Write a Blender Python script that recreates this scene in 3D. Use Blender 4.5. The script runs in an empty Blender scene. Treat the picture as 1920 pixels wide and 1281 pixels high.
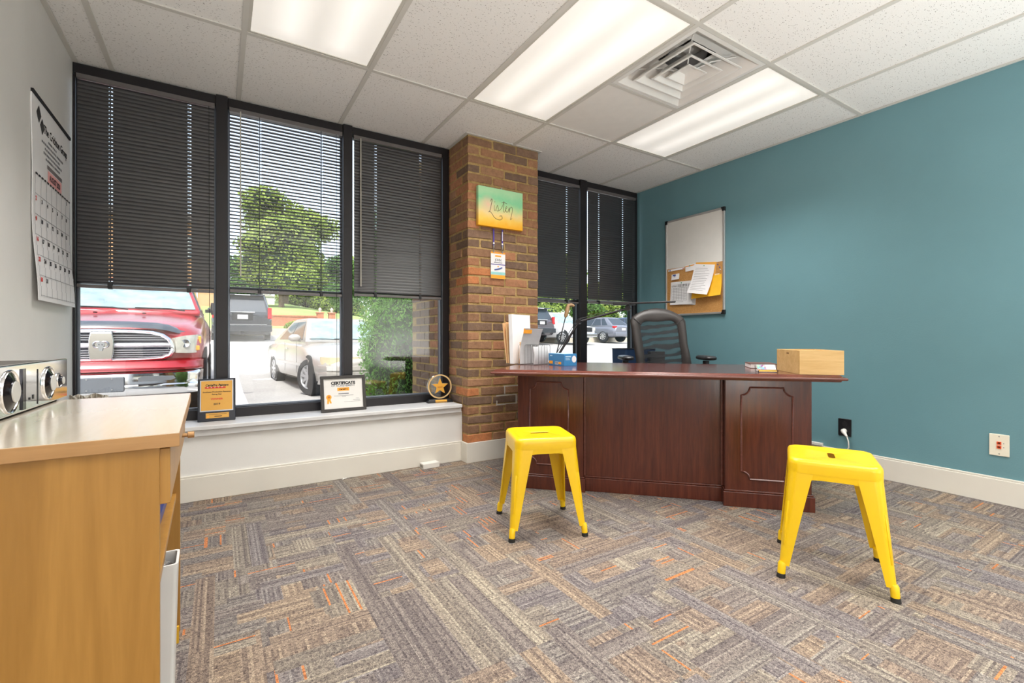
import bpy, bmesh, math, random
import numpy as np
from mathutils import Matrix, Vector
random.seed(7); rng = np.random.default_rng(7)
R = math.radians
SC = bpy.context.scene
COL = SC.collection

# ---------------------------------------------------------------- camera, world, sun, exposure
cam_d = bpy.data.cameras.new('camera'); cam = bpy.data.objects.new('camera', cam_d); COL.objects.link(cam)
cam.location = (0.6703, -3.4387, 0.9174)
cam.rotation_euler = (R(90), 0, -R(32.0891))
cam_d.sensor_width = 36; cam_d.lens = 16.4238; cam_d.shift_y = -0.0037
cam_d.clip_start = 0.05; cam_d.clip_end = 400
SC.camera = cam
SC.view_settings.view_transform = 'Standard'; SC.view_settings.look = 'None'
SC.view_settings.gamma = 1; SC.view_settings.use_curve_mapping = False
SC.view_settings.exposure = 0.0
SC.cycles.max_bounces = 10; SC.cycles.diffuse_bounces = 6; SC.cycles.transparent_max_bounces = 24
SC.cycles.sample_clamp_indirect = 6.0; SC.cycles.caustics_reflective = False; SC.cycles.caustics_refractive = False

SKY_STRENGTH = 0.52; SUN_ENERGY = 2.9; LAMP = 0.66; LAMP_W = 20.0; FILL_W = 54.0
W = bpy.data.worlds.new('sky'); SC.world = W; W.use_nodes = True
nt = W.node_tree; nt.nodes.clear()
sk = nt.nodes.new('ShaderNodeTexSky'); sk.sky_type = 'NISHITA'; sk.sun_disc = False
sk.sun_elevation = R(58); sk.sun_rotation = R(205); sk.air_density = 1.0; sk.dust_density = 3.0; sk.ozone_density = 1.0
hs = nt.nodes.new('ShaderNodeHueSaturation'); hs.inputs['Saturation'].default_value = 0.55
bg = nt.nodes.new('ShaderNodeBackground'); bg.inputs['Strength'].default_value = SKY_STRENGTH
wo = nt.nodes.new('ShaderNodeOutputWorld')
nt.links.new(sk.outputs[0], hs.inputs['Color']); nt.links.new(hs.outputs[0], bg.inputs[0]); nt.links.new(bg.outputs[0], wo.inputs[0])
sd = bpy.data.lights.new('sun', 'SUN'); sd.energy = SUN_ENERGY; sd.angle = R(0.6); sd.color = (1.0, 0.95, 0.87)
so = bpy.data.objects.new('sun', sd); COL.objects.link(so)
so.rotation_euler = (R(34), 0, R(-25)); so.location = (-4, -12, 20)

CEIL = 2.409; RX = 4.325; BACK = -4.7

# ---------------------------------------------------------------- colour and node helpers
def s2l(c): return c / 12.92 if c <= 0.04045 else ((c + 0.055) / 1.055) ** 2.4
def rgb(r, g, b): return (s2l(r / 255), s2l(g / 255), s2l(b / 255), 1.0)

class NT:
    """short-hand for building node trees"""
    def __init__(s, name):
        s.m = bpy.data.materials.new(name); s.m.use_nodes = True
        s.t = s.m.node_tree; s.t.nodes.clear(); s.N = s.t.nodes; s.L = s.t.links
        s.out = s.N.new('ShaderNodeOutputMaterial')
    def put(s, sock, v):
        if v is None: return
        if isinstance(v, bpy.types.NodeSocket): s.L.new(v, sock)
        else: sock.default_value = v
    def math(s, op, a, b=None, c=None, clamp=False):
        n = s.N.new('ShaderNodeMath'); n.operation = op; n.use_clamp = clamp
        s.put(n.inputs[0], a); s.put(n.inputs[1], b)
        if c is not None: s.put(n.inputs[2], c)
        return n.outputs[0]
    def coords(s, kind='Object'):
        n = s.N.new('ShaderNodeTexCoord'); return n.outputs[kind]
    def pos(s):
        n = s.N.new('ShaderNodeNewGeometry'); return n.outputs['Position']
    def sep(s, v):
        n = s.N.new('ShaderNodeSeparateXYZ'); s.put(n.inputs[0], v); return n.outputs[0], n.outputs[1], n.outputs[2]
    def comb(s, x, y, z=0.0):
        n = s.N.new('ShaderNodeCombineXYZ'); s.put(n.inputs[0], x); s.put(n.inputs[1], y); s.put(n.inputs[2], z); return n.outputs[0]
    def mapping(s, v, scale=(1, 1, 1), loc=(0, 0, 0), rot=(0, 0, 0)):
        n = s.N.new('ShaderNodeMapping'); s.put(n.inputs['Vector'], v)
        n.inputs['Scale'].default_value = scale; n.inputs['Location'].default_value = loc; n.inputs['Rotation'].default_value = rot
        return n.outputs[0]
    def noise(s, v, scale=5, detail=3, rough=0.5, dist=0.0, col=False):
        n = s.N.new('ShaderNodeTexNoise'); s.put(n.inputs['Vector'], v)
        n.inputs['Scale'].default_value = scale; n.inputs['Detail'].default_value = detail
        n.inputs['Roughness'].default_value = rough; n.inputs['Distortion'].default_value = dist
        return n.outputs['Color' if col else 'Fac']
    def voronoi(s, v, scale=5, feature='F1', out='Distance', rnd=1.0):
        n = s.N.new('ShaderNodeTexVoronoi'); n.feature = feature; s.put(n.inputs['Vector'], v)
        n.inputs['Scale'].default_value = scale; n.inputs['Randomness'].default_value = rnd
        return n.outputs[out]
    def white(s, v):
        n = s.N.new('ShaderNodeTexWhiteNoise'); n.noise_dimensions = '3D'; s.put(n.inputs['Vector'], v); return n.outputs['Value']
    def wave(s, v, scale=5, dist=0, detail=2, dscale=1, bands='X'):
        n = s.N.new('ShaderNodeTexWave'); n.bands_direction = bands; s.put(n.inputs['Vector'], v)
        n.inputs['Scale'].default_value = scale; n.inputs['Distortion'].default_value = dist
        n.inputs['Detail'].default_value = detail; n.inputs['Detail Scale'].default_value = dscale
        return n.outputs['Fac']
    def ramp(s, f, stops, interp='LINEAR'):
        n = s.N.new('ShaderNodeValToRGB'); s.put(n.inputs[0], f); cr = n.color_ramp; cr.interpolation = interp
        while len(cr.elements) > 1: cr.elements.remove(cr.elements[-1])
        cr.elements[0].position = stops[0][0]; cr.elements[0].color = stops[0][1]
        for p, c in stops[1:]:
            e = cr.elements.new(p); e.color = c
        return n.outputs[0]
    def mix(s, f, a, b, mode='MIX'):
        n = s.N.new('ShaderNodeMix'); n.data_type = 'RGBA'; n.blend_type = mode
        s.put(n.inputs[0], f); s.put(n.inputs[6], a); s.put(n.inputs[7], b); return n.outputs[2]
    def rand(s):
        n = s.N.new('ShaderNodeObjectInfo'); return n.outputs['Random']
    def bump(s, h, strength=0.3, dist=0.01):
        n = s.N.new('ShaderNodeBump'); s.put(n.inputs['Height'], h)
        n.inputs['Strength'].default_value = strength; n.inputs['Distance'].default_value = dist; return n.outputs[0]
    def bsdf(s, color, rough=0.5, metal=0.0, spec=None, normal=None, coat=0.0, emit=None, estr=0.0, alpha=None, trans=None, sheen=0.0):
        n = s.N.new('ShaderNodeBsdfPrincipled')
        s.put(n.inputs['Base Color'], color); s.put(n.inputs['Roughness'], rough); s.put(n.inputs['Metallic'], metal)
        if spec is not None: s.put(n.inputs['Specular IOR Level'], spec)
        if normal is not None: s.put(n.inputs['Normal'], normal)
        if coat: n.inputs['Coat Weight'].default_value = coat; n.inputs['Coat Roughness'].default_value = 0.15
        if emit is not None: s.put(n.inputs['Emission Color'], emit); s.put(n.inputs['Emission Strength'], estr)
        if alpha is not None: s.put(n.inputs['Alpha'], alpha)
        if trans is not None: s.put(n.inputs['Transmission Weight'], trans)
        if sheen: n.inputs['Sheen Weight'].default_value = sheen
        return n.outputs[0]
    def done(s, sh): s.L.new(sh, s.out.inputs[0]); return s.m

MATS = {}
def plain(name, c, rough=0.5, metal=0.0, var=0.06, scale=14, bump=0.0, spec=None, coat=0.0, bscale=90):
    """painted / plastic / metal surface with faint mottling"""
    if name in MATS: return MATS[name]
    n = NT(name); v = n.coords()
    f = n.noise(v, scale, 3)
    dark = tuple(x * (1 - var) for x in c[:3]) + (1,); lite = tuple(min(1, x * (1 + var)) for x in c[:3]) + (1,)
    col = n.ramp(f, [(0.3, dark), (0.7, lite)])
    nm = n.bump(n.noise(v, bscale, 2), bump, 0.003) if bump else None
    MATS[name] = n.done(n.bsdf(col, rough, metal, spec, nm, coat)); return MATS[name]

def wood(name, c1, c2, scale=(1, 1, 1), rough=0.35, grain=18, coat=0.0, spec=0.5):
    """long grain running along local Z unless scaled otherwise"""
    if name in MATS: return MATS[name]
    n = NT(name); v = n.mapping(n.coords(), scale)
    f1 = n.noise(v, grain, 5, 0.6, 0.6); f2 = n.noise(v, grain * 5, 2, 0.6)
    f = n.math('ADD', n.math('MULTIPLY', f1, 0.75), n.math('MULTIPLY', f2, 0.25))
    col = n.ramp(f, [(0.32, c1), (0.66, c2)])
    MATS[name] = n.done(n.bsdf(col, rough, 0, spec, n.bump(f2, 0.06, 0.002), coat)); return MATS[name]

# ---------------------------------------------------------------- mesh builder
class MB:
    def __init__(s): s.v = []; s.f = []; s.mi = []; s.cur = 0; s.M = None
    def add(s, vs, fs, M=None):
        b = len(s.v)
        for p in vs:
            p = Vector(p)
            if M is not None: p = M @ p
            if s.M is not None: p = s.M @ p
            s.v.append(tuple(p))
        for f in fs: s.f.append(tuple(i + b for i in f)); s.mi.append(s.cur)
        return s
    def box(s, x0, y0, z0, x1, y1, z1, M=None):
        v = [(x0, y0, z0), (x1, y0, z0), (x1, y1, z0), (x0, y1, z0), (x0, y0, z1), (x1, y0, z1), (x1, y1, z1), (x0, y1, z1)]
        return s.add(v, [(0, 3, 2, 1), (4, 5, 6, 7), (0, 1, 5, 4), (1, 2, 6, 5), (2, 3, 7, 6), (3, 0, 4, 7)], M)
    def loft(s, rings, cap0=True, cap1=True, closed=True, M=None):
        n = len(rings[0]); vs = [p for r in rings for p in r]; fs = []
        for i in range(len(rings) - 1):
            for j in range(n if closed else n - 1):
                k = (j + 1) % n
                fs.append((i * n + j, i * n + k, (i + 1) * n + k, (i + 1) * n + j))
        if cap0: fs.append(tuple(reversed(range(n))))
        if cap1: fs.append(tuple(range((len(rings) - 1) * n, len(rings) * n)))
        return s.add(vs, fs, M)
    def lathe(s, prof, n=20, M=None, cap0=True, cap1=True):
        rings = [[(r * math.cos(2 * math.pi * k / n), r * math.sin(2 * math.pi * k / n), z) for k in range(n)] for r, z in prof]
        return s.loft(rings, cap0, cap1, True, M)
    def tube(s, path, r, n=8, closed=False, M=None, cap=True):
        P = [Vector(p) for p in path]; m = len(P); rings = []; up = None
        for i, p in enumerate(P):
            if closed: d = P[(i + 1) % m] - P[i - 1]
            else: d = P[min(i + 1, m - 1)] - P[max(i - 1, 0)]
            if d.length < 1e-9: d = Vector((0, 0, 1))
            d.normalize()
            if up is None: up = Vector((0, 0, 1)) if abs(d.z) < 0.9 else Vector((1, 0, 0))
            a = d.cross(up)
            if a.length < 1e-6: a = d.cross(Vector((0.3, 1, 0.2)))
            a.normalize(); b = a.cross(d).normalized(); up = b
            rr = r[i] if isinstance(r, (list, tuple)) else r
            rings.append([tuple(p + a * rr * math.cos(2 * math.pi * k / n) + b * rr * math.sin(2 * math.pi * k / n)) for k in range(n)])
        if closed: rings.append(rings[0]); return s.loft(rings, False, False, True, M)
        return s.loft(rings, cap, cap, True, M)
    def cyl(s, p0, p1, r0, r1=None, n=14):
        return s.tube([p0, p1], [r0, r0 if r1 is None else r1], n)
    def prism(s, poly, a, b, axis='z', M=None):
        """polygon (2-D) extruded from a to b along axis; axis y puts the polygon in XZ, axis x in YZ"""
        def P(u, v, w): return (u, v, w) if axis == 'z' else ((u, w, v) if axis == 'y' else (w, u, v))
        n = len(poly)
        vs = [P(u, v, a) for u, v in poly] + [P(u, v, b) for u, v in poly]
        fs = [tuple(range(n)), tuple(range(2 * n - 1, n - 1, -1))] + [(i, i + n, (i + 1) % n + n, (i + 1) % n) for i in range(n)]
        return s.add(vs, fs, M)
    def sphere(s, c, r, n=14, m=9, sc=(1, 1, 1)):
        rings = []
        for i in range(1, m):
            t = math.pi * i / m
            rings.append([(c[0] + r * sc[0] * math.sin(t) * math.cos(2 * math.pi * k / n), c[1] + r * sc[1] * math.sin(t) * math.sin(2 * math.pi * k / n), c[2] - r * sc[2] * math.cos(t)) for k in range(n)])
        return s.loft(rings, True, True)
    def mesh(s, name):
        me = bpy.data.meshes.new(name); me.from_pydata(s.v, [], s.f)
        if any(s.mi): me.polygons.foreach_set('material_index', s.mi)
        bm = bmesh.new(); bm.from_mesh(me); bmesh.ops.recalc_face_normals(bm, faces=bm.faces); bm.to_mesh(me); bm.free()
        return me
    def build(s, name, mat, parent=None, bevel=0.0, smooth=None, seg=2, loc=None, rot=None):
        me = s.mesh(name)
        for m in (mat if isinstance(mat, (list, tuple)) else [mat]): me.materials.append(m)
        if smooth is not None:
            me.polygons.foreach_set('use_smooth', [True] * len(me.polygons))
            if smooth < 180: me.set_sharp_from_angle(angle=R(smooth))
        o = bpy.data.objects.new(name, me); COL.objects.link(o)
        if parent: o.parent = parent
        if loc: o.location = loc
        if rot: o.rotation_euler = rot
        if bevel:
            b = o.modifiers.new('edge', 'BEVEL'); b.width = bevel; b.segments = seg; b.limit_method = 'ANGLE'; b.angle_limit = R(40)
            if smooth is None:
                me.polygons.foreach_set('use_smooth', [True] * len(me.polygons)); b.harden_normals = True
        return o

def tag(o, label=None, cat=None, group=None, kind=None):
    if label: o['label'] = label
    if cat: o['category'] = cat
    if group: o['group'] = group
    if kind: o['kind'] = kind
    return o
def thing(name, label, cat, loc=(0, 0, 0), rz=0.0, group=None):
    o = bpy.data.objects.new(name, None); COL.objects.link(o); o.empty_display_size = 0.05
    o.location = loc; o.rotation_euler = (0, 0, rz)
    return tag(o, label, cat, group)
def struct(o): o['kind'] = 'structure'; return o
def shared(name, me, parent=None, loc=(0, 0, 0), rot=(0, 0, 0), scale=None):
    o = bpy.data.objects.new(name, me); COL.objects.link(o); o.parent = parent; o.location = loc; o.rotation_euler = rot
    if scale: o.scale = scale
    return o
def dup_tree(o, parent=None):
    c = o.copy(); COL.objects.link(c)
    if parent: c.parent = parent
    for ch in list(o.children): dup_tree(ch, c)
    return c

_tc = {}
def text(mb, body, size, M, width=None, bold=0.0, depth=0.0004, align='CENTER', shear=0.0):
    """flat lettering added to a mesh builder; M maps the text's XY plane (facing +Z)"""
    cu = bpy.data.curves.new('t', 'FONT'); cu.body = body; cu.size = size; cu.align_x = align; cu.align_y = 'CENTER'
    cu.extrude = depth; cu.offset = bold; cu.shear = shear; cu.resolution_u = 2
    ob = bpy.data.objects.new('t', cu); COL.objects.link(ob)
    dg = bpy.context.evaluated_depsgraph_get(); me = bpy.data.meshes.new_from_object(ob.evaluated_get(dg))
    vs = [v.co.copy() for v in me.vertices]; fs = [tuple(p.vertices) for p in me.polygons]
    if width and vs:
        xs = [v.x for v in vs]; k = width / max(1e-6, max(xs) - min(xs))
        for v in vs: v.x *= k
    mb.add(vs, fs, M)
    bpy.data.objects.remove(ob); bpy.data.curves.remove(cu); bpy.data.meshes.remove(me)
def plane_M(origin, right, up):
    r = Vector(right).normalized(); u = Vector(up).normalized(); w = r.cross(u)
    return Matrix(((r.x, u.x, w.x, origin[0]), (r.y, u.y, w.y, origin[1]), (r.z, u.z, w.z, origin[2]), (0, 0, 0, 1)))
def strip(mb, M, x0, y0, x1, y1, z=0.0004):
    """a thin printed rectangle in the plane M"""
    mb.box(x0, y0, 0, x1, y1, z, M)
def rsq(half, rad, z, n=12, ne=3, hy=None):
    """rounded rectangle ring, 4*(n) points + edges"""
    hy = half if hy is None else hy; pts = []
    for q, (sx, sy) in enumerate(((1, 1), (-1, 1), (-1, -1), (1, -1))):
        cx, cy = sx * (half - rad), sy * (hy - rad); a0 = q * math.pi / 2
        for k in range(n):
            a = a0 + math.pi / 2 * k / (n - 1)
            pts.append((cx + rad * math.cos(a), cy + rad * math.sin(a), z))
    return pts

# ---------------------------------------------------------------- materials of the setting
def m_carpet():
    n = NT('carpet_modular'); x, y, z = n.sep(n.pos())
    def cells(sx, sy, ox, oy, seed):
        u = n.math('DIVIDE', n.math('ADD', x, ox), sx); v = n.math('DIVIDE', n.math('ADD', y, oy), sy)
        cu, cv = n.math('FLOOR', u), n.math('FLOOR', v)
        a = n.white(n.comb(cu, cv, seed)); b = n.white(n.comb(cu, cv, seed + 7.3)); return cu, cv, a, b
    stripe_w = 0.0066
    sxi = n.math('FLOOR', n.math('DIVIDE', x, stripe_w)); syi = n.math('FLOOR', n.math('DIVIDE', y, stripe_w))
    blk = [(0.0, rgb(126, 118, 114)), (0.18, rgb(142, 126, 112)), (0.34, rgb(130, 124, 119)), (0.50, rgb(148, 131, 114)), (0.64, rgb(136, 128, 118)), (0.78, rgb(124, 118, 118)), (0.90, rgb(146, 137, 124))]
    tone = [(0.0, (.74, .73, .75, 1)), (0.18, (.90, .89, .89, 1)), (0.40, (1.02, 1.01, .99, 1)), (0.62, (1.14, 1.14, 1.11, 1)), (0.80, (1.40, 1.43, 1.35, 1)), (0.93, (.62, .61, .65, 1))]
    def layer(cu, cv, a, b, along_y, seed, orange=0.0):
        """stripes inside one family of blocks"""
        if along_y is True: si = sxi
        elif along_y is False: si = syi
        else:
            o = n.math('GREATER_THAN', b, 0.5)
            si = n.math('ADD', n.math('MULTIPLY', sxi, o), n.math('MULTIPLY', syi, n.math('SUBTRACT', 1.0, o)))
        cid = n.math('ADD', cu, n.math('MULTIPLY', cv, 37.0))
        r = n.white(n.comb(si, cid, seed))
        col = n.mix(1.0, n.ramp(a, blk, 'CONSTANT'), n.ramp(r, tone, 'CONSTANT'), 'MULTIPLY')
        if orange:
            org = n.math('GREATER_THAN', n.white(n.comb(si, cid, seed + 3.1)), 1.0 - orange)
            col = n.mix(n.math('MULTIPLY', org, 0.9), col, rgb(214, 128, 66))
        return col
    c0 = cells(0.25, 0.25, 0.03, 0.05, 1.0); col = layer(*c0, None, 11.0)
    for (sx, sy, ox, oy, sd_, ay, th, og) in ((0.125, 0.25, 0.02, 0.11, 2.0, True, 0.60, .022), (0.32, 0.125, 0.09, 0.03, 3.0, False, 0.62, 0), (0.083, 0.125, 0.05, 0.0, 4.0, None, 0.74, .036),
                                          (0.167, 0.083, 0.07, 0.02, 7.0, None, 0.80, .032), (0.5, 0.0625, 0.2, 0.02, 5.0, False, 0.84, 0), (0.0625, 0.5, 0.03, 0.3, 6.0, True, 0.84, 0)):
        c = cells(sx, sy, ox, oy, sd_); cl = layer(*c, ay, sd_ * 9, og)
        g = n.math('GREATER_THAN', n.white(n.comb(c[0], c[1], sd_ + 31.7)), th)
        col = n.mix(g, col, cl)
    col = n.mix(.16, col, rgb(138, 127, 117))
    knit = n.white(n.comb(n.math('FLOOR', n.math('DIVIDE', x, .0066)), n.math('FLOOR', n.math('DIVIDE', y, .0066)), 2.0))
    col = n.mix(1.0, col, n.ramp(knit, [(0.0, (0.60, 0.59, 0.62, 1)), (0.30, (0.95, 0.95, 0.95, 1)), (1.0, (1.16, 1.16, 1.14, 1))]), 'MULTIPLY')
    yarn = n.noise(n.pos(), 300, 2, 0.7); y2 = n.noise(n.pos(), 130, 2, 0.6); big = n.noise(n.pos(), 1.4, 3, 0.6)
    col = n.mix(1.0, col, n.ramp(yarn, [(0.34, (0.42, 0.42, 0.44, 1)), (0.62, (1.24, 1.24, 1.24, 1))]), 'MULTIPLY')
    col = n.mix(1.0, col, n.ramp(y2, [(0.34, (0.74, 0.74, 0.76, 1)), (0.64, (1.20, 1.20, 1.18, 1))]), 'MULTIPLY')
    col = n.mix(1.0, col, n.ramp(big, [(0.30, (0.84, 0.84, 0.88, 1)), (0.68, (1.0, 0.985, 0.97, 1))]), 'MULTIPLY')
    return n.done(n.bsdf(col, 0.95, 0, 0.1, n.bump(yarn, 0.5, 0.004)))
def m_tile():
    n = NT('ceiling_tile_fissured'); v = n.coords(); r = n.rand()
    off = n.N.new('ShaderNodeVectorMath'); off.operation = 'ADD'
    n.put(off.inputs[0], v); n.put(off.inputs[1], n.comb(n.math('MULTIPLY', r, 31.0), n.math('MULTIPLY', r, 17.0), 0.0))
    p = off.outputs[0]
    w = n.noise(p, 9, 2, 0.5, col=True)
    ad = n.N.new('ShaderNodeVectorMath'); ad.operation = 'MULTIPLY_ADD'; n.put(ad.inputs[0], w); ad.inputs[1].default_value = (0.05, 0.05, 0); n.put(ad.inputs[2], p)
    pin = n.voronoi(n.mapping(ad.outputs[0], (1.0, 2.6, 1.0)), 62)
    fis = n.math('LESS_THAN', pin, 0.21)
    gate = n.math('GREATER_THAN', n.noise(p, 70, 1), 0.47)
    spots = n.math('MULTIPLY', fis, gate)
    grain = n.noise(p, 260, 2)
    col = n.mix(n.math('MULTIPLY', spots, 0.75), n.ramp(grain, [(0.3, rgb(232, 231, 229)), (0.7, rgb(243, 242, 240))]), rgb(112, 104, 98))
    h = n.math('SUBTRACT', n.math('MULTIPLY', grain, 0.3), spots)
    return n.done(n.bsdf(col, 0.9, 0, 0.1, n.bump(h, 0.35, 0.002)))
def m_glass():
    n = NT('window_glass'); tr = n.N.new('ShaderNodeBsdfTransparent'); gl = n.N.new('ShaderNodeBsdfGlossy'); gl.inputs['Roughness'].default_value = 0.0
    smear = n.noise(n.coords(), 3.0, 4, 0.6)
    tr.inputs['Color'].default_value = (0.97, 0.985, 0.98, 1)
    g = n.N.new('ShaderNodeNewGeometry'); dt = n.N.new('ShaderNodeVectorMath'); dt.operation = 'DOT_PRODUCT'
    n.put(dt.inputs[0], g.outputs['Normal']); n.put(dt.inputs[1], g.outputs['Incoming'])
    k = n.math('POWER', n.math('SUBTRACT', 1.0, n.math('ABSOLUTE', dt.outputs['Value'])), 5.0)
    fac = n.math('ADD', n.math('ADD', 0.05, n.math('MULTIPLY', k, 0.95)), n.math('MULTIPLY', smear, 0.012))
    mx = n.N.new('ShaderNodeMixShader'); n.put(mx.inputs[0], fac); n.put(mx.inputs[1], tr.outputs[0]); n.put(mx.inputs[2], gl.outputs[0])
    return n.done(mx.outputs[0])
def m_paint(name, c, rough=0.5, bump=0.06):
    n = NT(name); v = n.pos()
    f = n.noise(v, 2.2, 4, 0.6)
    col = n.ramp(f, [(0.3, tuple(k * 0.96 for k in c[:3]) + (1,)), (0.7, tuple(min(1, k * 1.03) for k in c[:3]) + (1,))])
    return n.done(n.bsdf(col, rough, 0, 0.35, n.bump(n.noise(v, 130, 2), bump, 0.004)))
M_CARPET = m_carpet(); M_TILE = m_tile(); M_GLASS = m_glass()
M_WALLW = m_paint('wall_paint_white', rgb(226, 225, 222), 0.45)
M_TEAL = m_paint('wall_paint_teal', rgb(105, 145, 154), 0.36, 0.12)
M_TRIM = plain('trim_paint_white', rgb(222, 218, 208), 0.35, var=0.03, scale=4)
M_SILL = plain('sill_paint_white', rgb(214, 214, 214), 0.4, var=0.05, scale=7)
M_TBAR = plain('ceiling_grid_paint', rgb(206, 204, 198), 0.5, var=0.02)
M_FRAME = plain('window_frame_bronze', rgb(38, 36, 39), 0.35, 0.3, var=0.05)
M_STOP = plain('window_stop_grey', rgb(120, 128, 140), 0.35, 0.6, var=0.04)
M_PLWHITE = plain('smooth_white_panel', rgb(232, 230, 226), 0.6, var=0.02)
M_BLACK = plain('black_plastic', rgb(24, 24, 27), 0.4)
M_RUBBER = plain('black_rubber', rgb(28, 26, 24), 0.8)
M_WHITEPL = plain('white_plastic', rgb(228, 226, 220), 0.35, var=0.02)
M_PAPER = plain('white_paper', rgb(236, 236, 238), 0.8, var=0.015)
M_INK = plain('black_ink', rgb(30, 30, 34), 0.7)
M_GREYINK = plain('grey_ink', rgb(128, 128, 134), 0.7)
M_REDINK = plain('red_ink', rgb(206, 54, 52), 0.7)
M_PINK = plain('pink_ink', rgb(244, 178, 178), 0.7)
M_ORANGE = plain('orange_ink', rgb(244, 164, 50), 0.6)
M_CHROME = plain('chrome', rgb(225, 226, 228), 0.08, 1.0, var=0.02)
M_STEEL = plain('brushed_steel', rgb(170, 170, 172), 0.3, 1.0, var=0.04)
M_ALU = plain('aluminium_frame', rgb(205, 206, 206), 0.35, 0.7, var=0.03)

# ---------------------------------------------------------------- room shell
ZB, ZSILL, YK = 0.146, 0.422, -0.270
PX0, PX1, PY = 2.215, 2.844, -0.368
b = MB(); b.box(-0.1, BACK - 0.1, -0.12, RX + 0.1, 0.06, 0.0); struct(b.build('floor', M_CARPET))
b = MB(); b.box(-0.12, BACK - 0.1, 0, 0, 0.10, 2.62); struct(b.build('wall_left', M_WALLW))
b = MB(); b.box(RX, BACK - 0.1, 0, RX + 0.12, 0.10, 2.62); struct(b.build('wall_right', M_TEAL))
b = MB(); b.box(0, BACK - 0.12, 0, RX, BACK, 2.62); struct(b.build('wall_back', M_WALLW))
b = MB(); b.box(0, YK, 0, PX0, 0.10, ZSILL - 0.058); b.box(PX1, YK, 0, RX, 0.10, ZSILL - 0.058); struct(b.build('wall_front', M_WALLW))
# header wall above the windows
b = MB(); b.box(0, 0.055, CEIL + 0.02, RX, 0.20, 3.1); struct(b.build('trim_1', M_FRAME))
# sills
for i, (xa, xb) in enumerate(((0.0, PX0 - 0.012), (PX1 + 0.012, RX))):
    b = MB(); b.box(xa, -0.302, ZSILL - 0.024, xb, -0.045, ZSILL); b.box(xa, -0.288, ZSILL - 0.060, xb, -0.2, ZSILL - 0.024)
    struct(b.build('trim_%d' % (2 + i), M_SILL, bevel=0.004))
# baseboards
def baseboard(name, x0, y0, x1, y1, ax):
    b = MB(); b.box(x0, y0, 0, x1, y1, ZB - 0.012)
    if ax == 'f': b.box(x0, y0 + 0.004, ZB - 0.012, x1, y1, ZB)
    else: b.box(x0 + 0.004, y0, ZB - 0.012, x1, y1, ZB)
    return struct(b.build(name, M_TRIM, bevel=0.003))
baseboard('baseboard_front', 0, YK - 0.014, PX0 - 0.0, YK, 'f')
baseboard('baseboard_right', RX - 0.014, BACK, RX, YK, 's')
b = MB(); b.box(0, BACK, 0, 0.014, YK - 0.014, ZB); struct(b.build('baseboard_left', M_TRIM, bevel=0.003))
b = MB(); b.box(PX0 - 0.015, PY - 0.015, 0, PX1 + 0.015, PY, ZB); b.box(PX0 - 0.015, PY, 0, PX0, YK - 0.014, ZB); b.box(PX1, PY, 0, PX1 + 0.015, YK, ZB)
struct(b.build('baseboard_pillar', M_TRIM, bevel=0.003))

# ---------------------------------------------------------------- ceiling: slab, tiles, grid
gx = [0.0, 0.165, 0.774, 1.384, 1.993, 2.603, 3.213, 3.822, RX]
gy = [-0.005, -0.811, -2.030, -3.249, -4.469, BACK]
b = MB(); b.box(-0.12, BACK - 0.12, 2.60, RX + 0.12, 0.20, 2.72)
ceiling = struct(b.build('ceiling', M_WALLW))
lights_at = [(2, 1), (4, 1), (6, 1), (2, 3), (4, 3), (6, 3)]       # (column, row) cells holding a troffer; row behind the viewer is added fill
tile_me = {}
def tile(x0, y0, x1, y1, z=CEIL + 0.006, mat=None, name='ceiling_tile'):
    b = MB(); w, d = (x1 - x0) / 2 - 0.004, (y1 - y0) / 2 - 0.004
    key = (round(w, 3), round(d, 3), mat is None)
    if key not in tile_me:
        b.loft([[(-w + .006, -d + .006, 0), (w - .006, -d + .006, 0), (w - .006, d - .006, 0), (-w + .006, d - .006, 0)],
                [(-w, -d, .006), (w, -d, .006), (w, d, .006), (-w, d, .006)], [(-w, -d, .016), (w, -d, .016), (w, d, .016), (-w, d, .016)]])
        me = b.mesh('ceiling_tile'); me.materials.append(mat or M_TILE); tile_me[key] = me
    tilt = (random.uniform(-.0015, .0015), random.uniform(-.0015, .0015), 0)
    return shared(name, tile_me[key], ceiling, ((x0 + x1) / 2, (y0 + y1) / 2, z), tilt)
for c in range(8):
    for r in range(5):
        if (c, r) in lights_at: continue
        if (c, r) == (5, 1):                                           # blank smooth panel in front of the air diffuser
            tile(gx[5], -1.420, gx[6], gy[1], mat=M_PLWHITE); continue
        tile(gx[c], gy[r + 1], gx[c + 1], gy[r])
def tbar(x0, y0, x1, y1):
    b = MB(); b.box(x0, y0, CEIL - 0.001, x1, y1, CEIL + 0.006)
    xm, ym = (x0 + x1) / 2, (y0 + y1) / 2
    if x1 - x0 > y1 - y0: b.box(x0, ym - .003, CEIL + .004, x1, ym + .003, CEIL + .04)
    else: b.box(xm - .003, y0, CEIL + .004, xm + .003, y1, CEIL + .04)
    b.build('ceiling_bar', M_TBAR, ceiling)
for x in gx[1:-1]: tbar(x - .012, BACK, x + .012, -0.005)
for k, y in enumerate(gy[1:-1]):
    for c in range(8): tbar(gx[c] + .012, y - .0115, gx[c + 1] - .012, y + .0115)
tbar(gx[5] + .012, -1.420 - .0115, gx[6] - .012, -1.420 + .0115)
def wall_angle(x0, y0, x1, y1):
    b = MB(); b.box(x0, y0, CEIL - .0012, x1, y1, CEIL + .004); b.build('wall_angle', M_TBAR, ceiling)
wall_angle(0, BACK, .022, 0); wall_angle(RX - .022, BACK, RX, 0); wall_angle(.022, -0.027, PX0 - .02, -0.005); wall_angle(PX1 + .02, -0.027, RX - .022, -0.005)
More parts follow.
